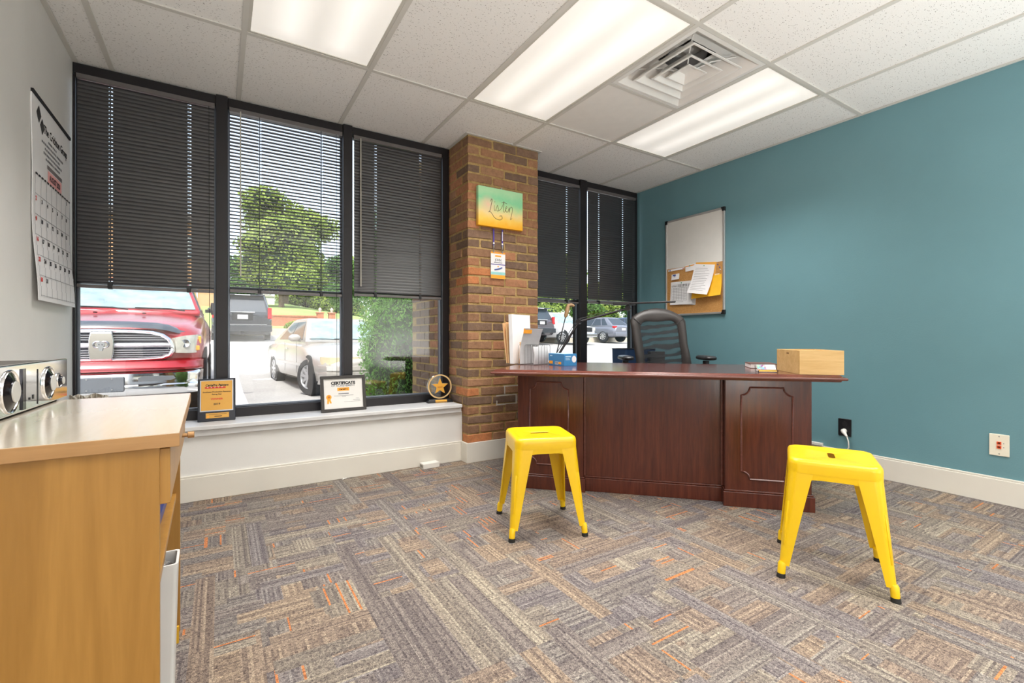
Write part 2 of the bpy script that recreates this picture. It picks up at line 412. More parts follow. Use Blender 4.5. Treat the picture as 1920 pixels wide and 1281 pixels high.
wall_angle(PX0 - .022, PY - .022, PX1 + .022, PY); wall_angle(PX0 - .022, PY, PX0, -0.005); wall_angle(PX1, PY, PX1 + .022, -0.005)

# ---------------------------------------------------------------- ceiling lights
def m_lens():
    n = NT('prismatic_lens_lit'); x, y, z = n.sep(n.coords())
    def band(c, w): 
        d = n.math('ABSOLUTE', n.math('SUBTRACT', x, c)); return n.math('SUBTRACT', 1.0, n.math('SMOOTH_MIN', n.math('DIVIDE', d, w), 1.0, 0.3), clamp=True)
    bands = n.math('ADD', band(-0.12, 0.11), band(0.12, 0.11))
    fade = n.math('MULTIPLY', n.math('SUBTRACT', 0.60, n.math('ABSOLUTE', y)), 9.0, clamp=True)
    bands = n.math('MULTIPLY', bands, fade)
    pr = n.math('MULTIPLY', n.math('ADD', n.math('SINE', n.math('MULTIPLY', x, 900.0)), n.math('SINE', n.math('MULTIPLY', y, 900.0))), 0.015)
    st = n.math('MULTIPLY', n.math('ADD', n.math('ADD', 0.62, n.math('MULTIPLY', bands, 0.42)), pr), LAMP)
    return n.done(n.bsdf(rgb(235, 232, 226), 0.4, emit=(1.0, 0.955, 0.89, 1), estr=st))
M_LENS = m_lens(); M_TROFFER = plain('troffer_enamel', rgb(200, 198, 190), 0.4, var=0.02)
lamp_labels = ['recessed ceiling light above the leftmost window, its long end cut by the picture top', 'long recessed ceiling light in the middle, left of the air diffuser',
               'recessed ceiling light nearest the teal wall, right of the air diffuser']
for k, (c, r) in enumerate(lights_at):
    x0, x1, y0, y1 = gx[c] + .012, gx[c + 1] - .012, gy[r + 1] + .012, gy[r] - .012
    lab = lamp_labels[k] if k < 3 else ['recessed ceiling light behind the viewer, above the cabinet side', 'recessed ceiling light behind the viewer, in the middle of the row', 'recessed ceiling light behind the viewer, along the teal wall'][k - 3]
    t = thing('ceiling_light', lab, 'ceiling light', ((x0 + x1) / 2, (y0 + y1) / 2, CEIL), 0, 'recessed lights in the tiled ceiling')
    w, d = (x1 - x0) / 2, (y1 - y0) / 2
    b = MB()
    for q in ((-w, -d, w, -d + .014), (-w, d - .014, w, d), (-w, -d + .014, -w + .014, d - .014), (w - .014, -d + .014, w, d - .014)): b.box(q[0], q[1], 0.001, q[2], q[3], .016)
    b.build('frame', M_TROFFER, t)
    b = MB(); b.box(-w + .014, -d + .014, .005, w - .014, d - .014, .009); b.build('diffuser', M_LENS, t)
    b = MB(); b.box(-w, -d, .016, w, -d + .004, .11); b.box(-w, d - .004, .016, w, d, .11); b.box(-w, -d + .004, .016, -w + .004, d - .004, .11); b.box(w - .004, -d + .004, .016, w, d - .004, .11); b.box(-w, -d, .11, w, d, .115); b.build('housing', M_TROFFER, t)
    # the tubes' own light, thrown downwards by the prismatic lens
    ld = bpy.data.lights.new('fluorescent_tubes', 'AREA'); ld.shape = 'RECTANGLE'; ld.size = 2 * w - .04; ld.size_y = 2 * d - .04
    ld.energy = LAMP_W; ld.spread = R(112); ld.color = (1.0, 0.97, 0.93)
    lo = bpy.data.objects.new('fluorescent_tubes', ld); COL.objects.link(lo); lo.parent = t; lo.location = (0, 0, -.002)

# ---------------------------------------------------------------- unseen fill lights behind the viewer, added only to brighten the ceiling
M_FILLCAN = plain('uplighter_metal', rgb(150, 150, 152), .35, .7)
for k, (x, y) in enumerate(((1.25, -4.40), (3.45, -4.40))):
    t = thing('floor_uplighter', ['low can uplighter on the floor by the back wall, on the cabinet side', 'low can uplighter on the floor by the back wall, on the teal wall side'][k], 'lamp', (x, y, 0), 0, 'uplighters along the back wall')
    b = MB(); b.lathe([(0, 0), (.15, 0), (.15, .02), (.02, .03), (0, .03)], 24); b.build('base', M_FILLCAN, t, smooth=40)
    b = MB(); b.lathe([(.02, .03), (.13, .04), (.17, .30), (.165, .30), (.12, .06), (0, .06)], 28, cap0=True, cap1=True); b.build('shade', M_FILLCAN, t, smooth=50)
    ud = bpy.data.lights.new('uplighter_bulb', 'AREA'); ud.shape = 'DISK'; ud.size = .22; ud.energy = FILL_W; ud.color = (1.0, .98, .95)
    uo = bpy.data.objects.new('uplighter_bulb', ud); COL.objects.link(uo); uo.parent = t; uo.location = (0, 0, .24); uo.rotation_euler = (R(180), 0, 0)

# ---------------------------------------------------------------- air diffuser
t = thing('air_diffuser', 'white square stepped air diffuser in the ceiling between two lights', 'air vent', ((gx[5] + gx[6]) / 2, -1.725, CEIL))
M_VENT = plain('vent_plastic', rgb(226, 225, 222), 0.3, var=0.02)
def sq(h, z): return [(-h, -h, z), (h, -h, z), (h, h, z), (-h, h, z)]
def cone(h0, z0, h1, z1, th=.003, lip=.010):
    b = MB(); b.loft([sq(h0, z0), sq(h0 - lip, z0), sq(h1 - th, z1), sq(h1, z1 + th), sq(h0 - lip * .5, z0 + .006), sq(h0, z0 + .005)], False, False)
    b.loft([sq(h0, z0 + .005), sq(h0, z0)], False, False); return b
b = MB(); b.loft([sq(.291, .012), sq(.291, 0), sq(.268, 0), sq(.255, .008), sq(.19, .085), sq(.11, .10)], False, False); b.build('frame', M_VENT, t, smooth=20)
cone(.205, -.004, .14, .062).build('vane', M_VENT, t, smooth=20)
cone(.135, -.008, .085, .045).build('vane', M_VENT, t, smooth=20)
b = MB(); b.loft([sq(.078, -.010), sq(.070, -.010), sq(.032, .022), sq(.020, .022)], False, True); b.loft([sq(.078, -.010), sq(.078, -.006), sq(.034, .030)], False, True); b.build('centre_vane', M_VENT, t, smooth=20)
b = MB(); b.lathe([(.115, .098), (.115, .16), (.112, .16), (.112, .098)], 28, cap0=False, cap1=False); b.build('duct_collar', M_STEEL, t, smooth=40)
b = MB(); b.box(-.22, -.22, .165, .22, .22, .17); b.build('duct_damper', plain('damper_grey', rgb(170, 168, 164), .6), t)
b = MB()
for a in (0, 1, 2, 3):
    ca, sa = math.cos(a * math.pi / 2 + .78), math.sin(a * math.pi / 2 + .78); b.tube([(ca * .045, sa * .045, .02), (ca * .13, sa * .13, .05), (ca * .26, sa * .26, .06)], .004, 5)
b.build('bracket', M_VENT, t)

# ---------------------------------------------------------------- brick pillar
def m_brick():
    n = NT('old_brick'); r = n.rand(); v = n.coords(); p = n.pos()
    base = n.ramp(r, [(0.0, rgb(134, 104, 84)), (0.14, rgb(160, 118, 90)), (0.27, rgb(114, 96, 84)), (0.38, rgb(170, 120, 90)), (0.50, rgb(146, 112, 88)), (0.62, rgb(186, 130, 96)),
                      (0.72, rgb(126, 104, 90)), (0.82, rgb(164, 126, 98)), (0.90, rgb(200, 128, 82)), (0.95, rgb(106, 90, 82))], 'CONSTANT')
    f = n.noise(p, 28, 4, 0.7); g = n.noise(p, 150, 2, 0.6)
    col = n.mix(0.55, base, n.mix(1.0, base, n.ramp(f, [(0.3, (0.45, 0.42, 0.42, 1)), (0.7, (1.35, 1.3, 1.25, 1))]), 'MULTIPLY'))
    spots = n.math('GREATER_THAN', n.noise(p, 60, 3, 0.7), 0.66)
    col = n.mix(n.math('MULTIPLY', spots, 0.45), col, rgb(70, 56, 50))
    smear = n.math('MULTIPLY', n.math('SUBTRACT', n.noise(p, 16, 4, .7), .50), 2.6, clamp=True)
    col = n.mix(n.math('MULTIPLY', smear, .5), n.mix(.22, col, rgb(146, 112, 86)), rgb(172, 140, 98))
    return n.done(n.bsdf(col, 0.85, 0, 0.2, n.bump(n.math('ADD', g, n.math('MULTIPLY', f, 1.5)), 0.5, 0.004)))
def m_mortar():
    n = NT('mortar'); p = n.pos(); f = n.noise(p, 40, 4, 0.7)
    col = n.ramp(f, [(0.3, rgb(146, 120, 76)), (0.7, rgb(190, 162, 112))])
    return n.done(n.bsdf(col, 0.95, 0, 0.1, n.bump(n.noise(p, 180, 3), 0.8, 0.004)))
M_BRICK = m_brick(); M_MORTAR = m_mortar(); M_WHITEBRICK = plain('whitewash_mortar', rgb(188, 180, 170), 0.9, bump=0.6)
YE = 0.80                                                                 # the pillar runs on outdoors
b = MB(); b.box(PX0 + .0045, PY + .0045, 0, PX1 - .0045, YE, CEIL + .10)
pillar = struct(b.build('pillar', M_MORTAR))
def brick_mesh(lx, ly, lz):
    bm = bmesh.new(); bmesh.ops.create_cube(bm, size=1)
    for v in bm.verts:
        v.co = Vector((v.co.x * lx, v.co.y * ly, v.co.z * lz)) + Vector((random.uniform(-.003, .003), random.uniform(-.003, .003), random.uniform(-.0034, .0034)))
    bmesh.ops.bevel(bm, geom=list(bm.edges), offset=.0042, segments=1, affect='EDGES')
    me = bpy.data.meshes.new('brick'); bm.to_mesh(me); bm.free(); me.materials.append(M_BRICK); return me
SL, HL, JT, BH = .2015, .0955, .0123, .0558
kinds = {'sx': (SL, .09, BH), 'hx': (HL, .09, BH), 'cA': (SL, HL, BH), 'cB': (HL, SL, BH), 'sy': (.09, SL, BH)}
bmesh_var = {k: [brick_mesh(*v) for _ in range(5)] for k, v in kinds.items()}
NROW = 35; PITCH = CEIL / NROW
def lay(kind, x, y, z):
    shared('brick', random.choice(bmesh_var[kind]), pillar, (x + random.uniform(-.0015, .0015), y + random.uniform(-.002, .0015), z + random.uniform(-.0012, .0012)),
           (random.uniform(-.006, .006), random.uniform(-.008, .008), random.uniform(-.006, .006)))
stuff_side = MB()
for i in range(2, NROW):
    z = (i + .5) * PITCH
    if i % 2 == 0:
        lay('cA', PX0 + SL / 2, PY + HL / 2, z); lay('sx', PX0 + SL * 1.5 + JT, PY + .045, z); lay('cA', PX1 - SL / 2, PY + HL / 2, z); y = PY + HL + JT
    else:
        lay('cB', PX0 + HL / 2, PY + SL / 2, z); lay('sx', PX0 + HL + JT + SL / 2, PY + .045, z); lay('sx', PX1 - HL - JT - SL / 2, PY + .045, z)
        lay('cB', PX1 - HL / 2, PY + SL / 2, z); y = PY + SL + JT
    yy = y
    while y + SL < .44 + (i % 2) * .02:
        lay('sy', PX0 + .045, y + SL / 2, z); y += SL + JT
    while y + SL < YE: stuff_side.box(PX0, y, z - BH / 2, PX0 + .05, y + SL, z + BH / 2); y += SL + JT
    while yy + SL < YE: stuff_side.box(PX1 - .05, yy, z - BH / 2, PX1, yy + SL, z + BH / 2); yy += SL + JT
tag(stuff_side.build('brick_backing', M_BRICK, pillar), kind='stuff')
# pale smeared mortar round two bricks low on the front face
b = MB()
for x0, x1, z0, z1 in ((2.455, 2.640, .470, .480), (2.455, 2.640, .402, .412), (2.455, 2.465, .412, .470), (2.63, 2.64, .412, .470), (2.52, 2.535, .484, .54), (2.52, 2.70, .541, .548)):
    b.box(x0, PY - .0005, z0, x1, PY + .006, z1)
b.build('pale_mortar', M_WHITEBRICK, pillar)
b = MB(); b.cyl((2.497, PY - .008, 2.055), (2.497, PY + .004, 2.055), .007, n=10); b.build('screw_head', M_STEEL, pillar)

# ---------------------------------------------------------------- windows
def window(idx, xa, xb, fl, fr):
    """frame rails from xa to xb; fl, fr are the widths of the left and right stiles"""
    zb, zt = ZSILL - 0.004, CEIL - 0.002
    b = MB(); b.box(xa, -.045, zb, xb, .055, zb + .062); b.box(xa, -.045, CEIL - .058, xb, .055, zt)
    if fl: b.box(xa, -.045, zb + .062, xa + fl, .055, CEIL - .058)
    if fr: b.box(xb - fr, -.045, zb + .062, xb, .055, CEIL - .058)
    w = struct(b.build('window_%d' % idx, M_FRAME, bevel=.003))
    x0, x1 = xa + fl, xb - fr
    b = MB(); b.box(x0, .004, zb + .062, x1, .010, CEIL - .058); b.build('pane', M_GLASS, w)
    b = MB(); b.box(x0, -.012, zb + .062, x1, .004, zb + .074); b.box(x0, -.012, zb + .074, x0 + .012, .004, CEIL - .07); b.box(x1 - .012, -.012, zb + .074, x1, .004, CEIL - .07); b.box(x0, -.012, CEIL - .07, x1, .004, CEIL - .058)
    b.build('glazing_bead', M_STOP, w, bevel=.002)
    return w
window(1, 0.0, .654, .012, 0); window(2, .716, 1.403, 0, 0); window(3, 1.465, PX0 - .004, 0, .055)
window(4, PX1 + .002, 3.548, .03, 0); window(5, 3.630, RX - .002, 0, .040)
for i, (xa, xb) in enumerate(((.654, .716), (1.403, 1.465), (3.548, 3.630))):
    b = MB(); b.box(xa, -.062, ZSILL - .004, xb, .055, CEIL - .002); struct(b.build('trim_%d' % (4 + i), M_FRAME, bevel=.003))

# ---------------------------------------------------------------- blinds
M_SLAT = plain('slat_enamel_dark', rgb(52, 51, 54), 0.28, 0.0, var=0.04, spec=0.9)
M_CORD = plain('blind_cord', rgb(70, 72, 78), 0.8)
M_RAIL = plain('blind_rail', rgb(104, 100, 100), 0.3, 0.2)
M_WANDC = plain('clear_wand', rgb(190, 186, 176), 0.2)
def slat_mesh(width, holes):
    """curved slat along X with small rout holes for the cords"""
    xs = [0.0]; hx = []
    for h in holes: xs += [h - .009, h + .009]; hx.append(len(xs) - 2)
    xs.append(width); prof = [(-.0125, 0.0), (-.0065, .0022), (-.0026, .0029), (.0026, .0029), (.0065, .0022), (.0125, 0.0)]
    vs = [(x, p, q) for x in xs for p, q in prof]; fs = []
    for i in range(len(xs) - 1):
        for j in range(5):
            if i in hx and j == 2: continue
            fs.append((i * 6 + j, i * 6 + j + 1, (i + 1) * 6 + j + 1, (i + 1) * 6 + j))
    me = bpy.data.meshes.new('slat'); me.from_pydata(vs, [], fs); me.materials.append(M_SLAT)
    me.polygons.foreach_set('use_smooth', [True] * len(fs)); return me
def blind(xa, xb, zbot, tilt, label, holes, wand=None, sag=0.0, cordx=None, bent=None):
    t = thing('venetian_blind', label, 'blind', (xa, -.052, CEIL), 0, 'dark slatted blinds in the row of windows')
    w = xb - xa; ztop = -.063; z1 = zbot - CEIL
    b = MB(); b.box(0, -.014, ztop - .026, w, .014, ztop); b.build('headrail', M_RAIL, t, bevel=.002)
    b = MB(); b.box(.002, -.013, z1, w - .002, .013, z1 + .018); b.build('bottom_rail', M_RAIL, t, bevel=.003, rot=(0, sag, 0))
    me = slat_mesh(w - .006, holes); pitch = .0215; z = ztop - .040; k = 0; zs = []
    while z > z1 + .036: zs.append(z); z -= pitch
    for k, z in enumerate(zs):
        tl = tilt + random.uniform(-.035, .035)
        if bent and k in bent: tl += bent[k]
        shared('slat', me, t, (.003, 0, z), (tl, random.uniform(-.001, .001) + sag * (k / len(zs)) ** 3, 0))
    for q in range(4): shared('slat', me, t, (.003, 0, z1 + .021 + q * .0035), (random.uniform(-.05, .05), sag, 0))
    for h in holes:
        b = MB(); b.box(h - .0007, -.0006, z1 + .018, h + .0007, .0006, ztop - .026); b.box(h - .0012, -.0135, z1 + .01, h + .0012, -.0128, ztop - .026); b.box(h - .0012, .0128, z1 + .01, h + .0012, .0135, ztop - .026); b.build('ladder_cord', M_CORD, t)
        b = MB(); b.box(h - .010, -.017, z1 - .003, h + .010, .015, z1 + .030); b.build('rail_clip', M_BLACK, t, bevel=.003)
    if wand:
        b = MB(); b.cyl((wand[0], -.022, ztop - .02), (wand[0], -.026, wand[1] - CEIL), .004, .0045, 6); b.build('tilt_wand', M_WANDC, t)
    if cordx is not None:
        b = MB(); b.tube([(cordx[0], -.020, ztop - .026), (cordx[0] + .002, -.022, -.9), (cordx[0] + .004, -.022, cordx[1] - CEIL)], .0014, 5); b.tube([(cordx[0] + .004, -.022, cordx[1] - CEIL), (cordx[0] + .004, -.022, cordx[1] - CEIL - .03)], [.003, .006], 7); b.build('lift_cord', M_BLACK, t)
    return t
CL = R(79)
blind(.018, .648, 1.190, CL, 'closed dark slatted blind over the leftmost window beside the wall calendar', (.14, .50), cordx=(.60, .62))
blind(.724, 1.396, 1.200, R(-7), 'dark blind with slats turned open, tree seen through it', (.165, .535), wand=(.06, 1.30), cordx=(.63, .62))
blind(1.474, 2.140, 1.212, CL, 'closed dark blind just left of the brick pillar', (.15, .49), wand=(.045, 1.28))
blind(PX1 + .04, 3.536, 1.240, CL, 'closed dark blind just right of the brick pillar', (.12, .50), sag=0.01)
blind(3.640, RX - .045, 1.246, CL, 'closed dark blind in the corner against the teal wall', (.14, .46), cordx=(.585, 1.30))

# ---------------------------------------------------------------- yellow metal stools
M_YEL = plain('yellow_enamel', rgb(228, 186, 10), 0.32, var=0.03, scale=5, coat=0.2)
def make_stool(label, loc, rz):
    t = thing('metal_stool', label, 'stool', loc, rz, 'yellow metal stools in front of the desk')
    def stad(L, r, z): return rsq(L + r, r, z, hy=r)
    b = MB()
    b.loft([rsq(.1455, .036, .402), rsq(.149, .040, .402), rsq(.149, .040, .432), rsq(.1475, .040, .443), rsq(.143, .038, .4505), rsq(.136, .036, .4535), rsq(.127, .034, .4540), rsq(.122, .033, .4515), rsq(.108, .03, .4508),
            stad(.036, .0125, .4500), stad(.036, .0115, .4490), stad(.036, .0115, .4478), rsq(.12, .033, .4465), rsq(.1455, .036, .43), rsq(.1455, .036, .402)], False, False)
    b.build('seat', M_YEL, t, smooth=60)
    def corner(z):
        """outer corner half-extent, arm width and fillet at height z"""
        k = (.408 - z) / .378
        return .1475 + .032 * k, .082 - .052 * k ** .9, .034 - .014 * k
    for sx, sy in ((1, 1), (-1, 1), (-1, -1), (1, -1)):
        b = MB(); rings = []
        for z in (.408, .37, .31, .24, .17, .10, .06, .048):
            c, w, r = corner(z); pr = [(c - w, c), (c - r, c)] + [(c - r + r * math.sin(a), c - r + r * math.cos(a)) for a in (.3, .785, 1.27)] + [(c, c - r), (c, c - w)]
            th = .0035; inn = [(c - th, c - w), (c - th, c - r)] + [(c - r + (r - th) * math.sin(a), c - r + (r - th) * math.cos(a)) for a in (1.27, .785, .3)] + [(c - r, c - th), (c - w, c - th)]
            rings.append([(sx * x, sy * y, z) for x, y in pr + inn])
        b.loft(rings)
        # pressed rib down the corner
        pts = []
        for z, o in ((.30, -.008), (.285, -.0035), (.2, -.003), (.125, -.003), (.11, -.008)):
            c, w, r = corner(z); k = c - r + (r) * .7071 + o * .7; pts.append((sx * k, sy * k, z))
        b.tube(pts, [.003, .0055, .006, .0055, .003], 8)
        leg = b.build('leg', M_YEL, t, smooth=38)
        fx = .1690
        b = MB(); b.tube([(sx * (fx - .002), sy * (fx - .002), .056), (sx * fx, sy * fx, .050), (sx * (fx + .003), sy * (fx + .003), .012)], [.0125, .0145, .0135], 14); b.build('foot_collar', M_YEL, leg, smooth=40)
        b = MB(); b.tube([(sx * (fx + .003), sy * (fx + .003), .016), (sx * (fx + .004), sy * (fx + .004), 0.0)], [.0145, .0155], 14); b.build('rubber_foot', M_RUBBER, leg, smooth=40)
    for q in range(4):
        M = Matrix.Rotation(q * math.pi / 2, 4, 'Z')
        bot = [(-.115 + .23 * k / 16, .3815 - .030 * (abs(k - 8) / 8.0) ** 5) for k in range(17)]
        poly = bot + [(.115, .409), (-.115, .409)]
        b = MB(); b.prism(poly, -.1480, -.1455, 'y', M); b.build('apron', M_YEL, t)
    b = MB(); b.box(.108, .108, .355, .111, .145, .378); b.box(.108, .108, .355, .145, .111, .378); b.build('warning_label', M_RUBBER, t)
    return t
make_stool('yellow metal stool standing beside the left end of the desk', (2.008, -1.561, 0), R(-21.2))
make_stool('yellow metal stool nearest the viewer, in front of the desk corner with the wooden box', (2.730, -2.540, 0), R(28))

# ---------------------------------------------------------------- mahogany desk
M_MAHO = wood('mahogany_veneer', rgb(64, 28, 20), rgb(94, 45, 31), (3.4, 3.4, .22), 0.24, 16, coat=0.3)
M_MAHOTOP = wood('mahogany_top', rgb(78, 40, 34), rgb(102, 56, 48), (.22, 3.4, 3.4), 0.16, 16, coat=0.4)
M_MAHOEDGE = wood('mahogany_edge', rgb(88, 46, 38), rgb(110, 62, 52), (.3, 3, 3), 0.25, 14, coat=0.4)
DL = (2.051, -1.054); DA = R(-46.0)
desk = thing('executive_desk', 'dark mahogany executive desk with panelled front in the middle of the room', 'desk', (DL[0], DL[1], 0), DA)
def rect(i, z, x0=-.025, y0=-.025, x1=1.809, y1=.935): return [(x0 + i, y0 + i, z), (x1 - i, y0 + i, z), (x1 - i, y1 - i, z), (x0 + i, y1 - i, z)]
b = MB(); b.loft([rect(.030, .694), rect(.022, .696), rect(.020, .702), rect(.004, .704), rect(0, .708), rect(0, .714), rect(.004, .718), rect(.012, .720), rect(.020, .724), rect(.025, .7295), rect(.028, .730)]); 
b.build('desk_top', [M_MAHOEDGE], desk, smooth=50)
b = MB(); b.box(.005, .005, .7298, 1.779, .905, .7304); b.build('top_veneer', M_MAHOTOP, desk)
def panel_moulding(mb, x0, x1, z0, z1, y, r=.042):
    pts = []
    for cx, cz, a0, a1 in ((x0, z0, 90, 0), (x1, z0, 180, 90), (x1, z1, 270, 180), (x0, z1, 360, 270)):
        for k in range(7):
            a = R(a0 + (a1 - a0) * k / 6); pts.append((cx + r * math.cos(a), y, cz + r * math.sin(a)))
    # small shoulder where each scoop meets the straight run
    mb.tube(pts, .0055, 6, closed=True)
def pedestal(x0, x1, y0, mx0, mx1, name):
    b = MB(); b.box(x0, y0, .0, x1, .78, .694); p = b.build(name, M_MAHO, desk, bevel=.002)
    b = MB(); b.box(x0 - .012, y0 - .016, 0, x1 + .012, .79, .080); b.box(x0 - .007, y0 - .010, .080, x1 + .007, .785, .090); b.build('plinth', M_MAHO, p, bevel=.003)
    b = MB(); panel_moulding(b, mx0, mx1, .150, .648, y0 - .001); b.build('panel_moulding', M_MAHOEDGE, p, smooth=50)
    for k in range(3):
        b = MB(); b.box(x0 + .02, .781, .12 + k * .19, x1 - .02, .797, .29 + k * .19); d = b.build('drawer', M_MAHO, p, bevel=.003)
    return p
pedestal(.100, .500, .150, .176, .410, 'left_pedestal')
pedestal(1.275, 1.697, .117, 1.356, 1.606, 'right_pedestal')
b = MB(); b.box(.500, .185, .0, 1.275, .205, .694); mp = b.build('modesty_panel', M_MAHO, desk)
b = MB(); b.box(.500, .168, 0, 1.275, .185, .080); b.box(.500, .175, .080, 1.275, .185, .090); b.build('plinth', M_MAHO, mp, bevel=.003)
for xa, xb in ((1.262, 1.275), (.500, .512)):
    b = MB(); b.box(xa, .170, .09, xb, .186, .694); b.build('corner_bead', M_MAHOEDGE, mp, bevel=.003)
ZD = .7304
def D(x, y, z=0.0):
    return (DL[0] + x * math.cos(DA) - y * math.sin(DA), DL[1] + x * math.sin(DA) + y * math.cos(DA), ZD + z)

# wooden box
M_PALE = wood('pale_wood', rgb(196, 158, 98), rgb(218, 184, 128), (.25, 2.5, 2.5), 0.45, 14)
t = thing('wooden_box', 'pale wooden box on the right corner of the desk', 'box', D(1.700, .178, 0), DA + R(2))
w, d, h = .101, .166, .122
b = MB(); b.box(-w, -d, 0, w, -d + .012, h); b.box(-w, d - .012, 0, w, d, h); b.box(-w, -d + .012, 0, -w + .012, d - .012, h); b.box(w - .012, -d + .012, 0, w, d - .012, h); b.box(-w + .012, -d + .012, 0, w - .012, d - .012, .008); b.build('body', M_PALE, t, bevel=.0012)
b = MB(); b.box(-w + .0135, -d + .0135, h - .014, w - .0135, d - .0135, h - .006); b.build('sliding_lid', M_PALE, t, bevel=.001)
b = MB(); b.box(-w - .0006, -.02, h - .022, -w + .002, .012, h - .015); b.build('thumb_notch', plain('dark_notch', rgb(120, 84, 44), 0.7), t)
# business-card holder
t = thing('card_holder', 'small black wire card holder with printed cards beside the wooden box', 'card holder', D(1.482, .120, 0), DA + R(3))
b = MB(); b.tube([(-.047, -.022, .004), (-.047, .03, .004), (-.047, .036, .036)], .0016, 6); b.tube([(.047, -.022, .004), (.047, .03, .004), (.047, .036, .036)], .0016, 6)
b.tube([(-.047, -.022, .0016), (-.047, -.026, .012), (-.044, -.026, .015), (.044, -.026, .015), (.047, -.026, .012), (.047, -.022, .0016)], .0018, 6); b.build('wire_frame', M_BLACK, t, smooth=60)
b = MB(); b.M = Matrix.Translation((0, -.018, .006)) @ Matrix.Rotation(R(42), 4, 'X'); b.box(-.045, 0, -.008, .045, .052, 0); cs = b.build('card_stack', M_PAPER, t)
b = MB(); b.M = Matrix.Translation((0, -.018, .006)) @ Matrix.Rotation(R(42), 4, 'X'); b.box(-.045, 0, .0002, .045, .014, .0008); b.build('yellow_band', M_ORANGE, t)
M_PHOTO = None
n = NT('printed_picture'); f = n.voronoi(n.coords(), 90, out='Color'); M_PHOTO = n.done(n.bsdf(n.mix(.55, f, rgb(90, 84, 150)), 0.4))
b = MB(); b.M = Matrix.Translation((0, -.018, .006)) @ Matrix.Rotation(R(42), 4, 'X'); b.box(-.045, .016, .0002, -.002, .051, .0008); b.build('printed_picture', M_PHOTO, t)
# book
t = thing('book', 'white-edged closed book lying behind the card holder on the desk', 'book', D(1.560, .560, 0), DA + R(-4))
M_COVER = plain('brown_cover', rgb(92, 60, 52), 0.5)
b = MB(); b.box(-.072, -.107, 0, .072, .107, .003); b.box(-.072, -.107, .027, .072, .107, .030); b.box(.069, -.107, .003, .072, .107, .027); b.build('cover', M_COVER, t, bevel=.001)
b = MB(); b.box(-.069, -.104, .003, .069, .104, .027); b.build('page_block', M_PAPER, t)

# blue glove box
M_BLUE = plain('blue_card', rgb(52, 128, 184), 0.4, var=0.04); M_LBLUE = plain('light_blue_print', rgb(178, 210, 228), 0.5)
t = thing('blue_box', 'blue and white cardboard box on the left part of the desk', 'box', D(.352, .405, 0), DA + R(41))
# local x runs along the right-hand face, local y along the left-hand face
bw, bd, bh = .100, .195, .080
b = MB(); b.box(0, 0, 0, bw, bd, bh); b.build('carton', M_BLUE, t, bevel=.0015)
b = MB(); b.box(.012, .03, bh, bw - .012, bd - .03, bh + .0006); b.build('top_opening', M_LBLUE, t)
ML = plane_M((-.0003, bd, 0), (0, -1, 0), (0, 0, 1)); MR_ = plane_M((0, -.0003, 0), (1, 0, 0), (0, 0, 1))
b = MB(); strip(b, ML, .008, .010, .055, .030); b.cur = 0; b.build('orange_label', M_ORANGE, t); b = MB(); strip(b, ML, .128, .010, .160, .026); b.build('orange_label', M_ORANGE, t)
b = MB(); strip(b, ML, .085, .008, .125, .026); b.build('barcode_label', M_PAPER, t)
b = MB()
for k in range(12): strip(b, ML, .088 + k * .003, .012, .0892 + k * .003 + (.0006 if k % 3 == 0 else 0), .024, .0008)
b.build('barcode', M_INK, t)
b = MB(); strip(b, ML, .020, .062, .050, .068); strip(b, MR_, .010, .058, .054, .066); strip(b, MR_, .010, .048, .042, .052); strip(b, MR_, .010, .040, .046, .043); b.build('printed_lines', M_LBLUE, t)
b = MB(); b.M = MR_; b.lathe([(.0175, 0), (.0175, .0007)], 20, Matrix.Translation((.078, .045, 0)) @ Matrix.Diagonal((1, 1.3, 1, 1))); b.build('printed_mask', M_PAPER, t)

# wire file sorter with its papers
M_WIRE = plain('silver_wire', rgb(160, 160, 160), 0.3, 0.8)
SX, SY, SA = .070, .590, DA + R(-24)
t = thing('wire_file_sorter', 'silver wire file sorter holding papers at the left end of the desk', 'file sorter', D(SX, SY, 0), SA)
b = MB()
for x in (-.14, -.085, -.03, .025, .08, .14):
    hh = .13 if x > -.1 else .055
    b.tube([(x, -.07, .003), (x, -.07, hh), (x, -.06, hh + .008), (x, .06, hh + .008), (x, .07, hh), (x, .07, .003)], .0016, 6)
    for yy in (-.035, 0, .035): b.cyl((x, yy, .003), (x, yy, hh + .006), .0011, n=5)
for yy in (-.07, -.035, 0, .035, .07): b.cyl((-.14, yy, .003), (.14, yy, .003), .0014, n=5)
b.build('wire_rack', M_WIRE, t, smooth=60)
M_MANILA = plain('manila_card', rgb(232, 190, 140), 0.7, var=0.03); M_GREYCARD = plain('grey_print', rgb(196, 196, 198), 0.6, var=0.05)
def paper(name, label, cat, x0, z0, lean, th, dpt, h, mat, x_off=0.0, bend=0.0):
    t = thing(name, label, cat, D(SX + x0 * math.cos(R(-24)), SY + x0 * math.sin(R(-24)), 0), SA)
    rings = []; N = 8
    for k in range(N + 1):
        z = z0 + h * k / N; x = lean * (z - z0) + bend * math.sin(math.pi * k / N)
        rings.append([(x - th / 2, -dpt, z), (x + th / 2, -dpt, z), (x + th / 2, dpt, z), (x - th / 2, dpt, z)])
    b = MB(); b.loft(rings); b.build('sheets', mat, t); return t
G = 'folders and papers in the wire sorter'
for k, (x0, ln) in enumerate(((-.120, -.13), (-.104, -.09))):
    t = paper('manila_folder', ['outermost manila folder leaning left in the wire sorter', 'second manila folder, against the thick white pad in the wire sorter'][k], 'folder', x0, .006, ln, .008, .09, .285 - k * .004, M_MANILA); t['group'] = G
    b = MB(); b.box(-.14 * .28 - .003 + k * .01, -.05, .285, -.14 * .28 + .003 + k * .01, .02, .300); b.build('tab', M_MANILA, t)
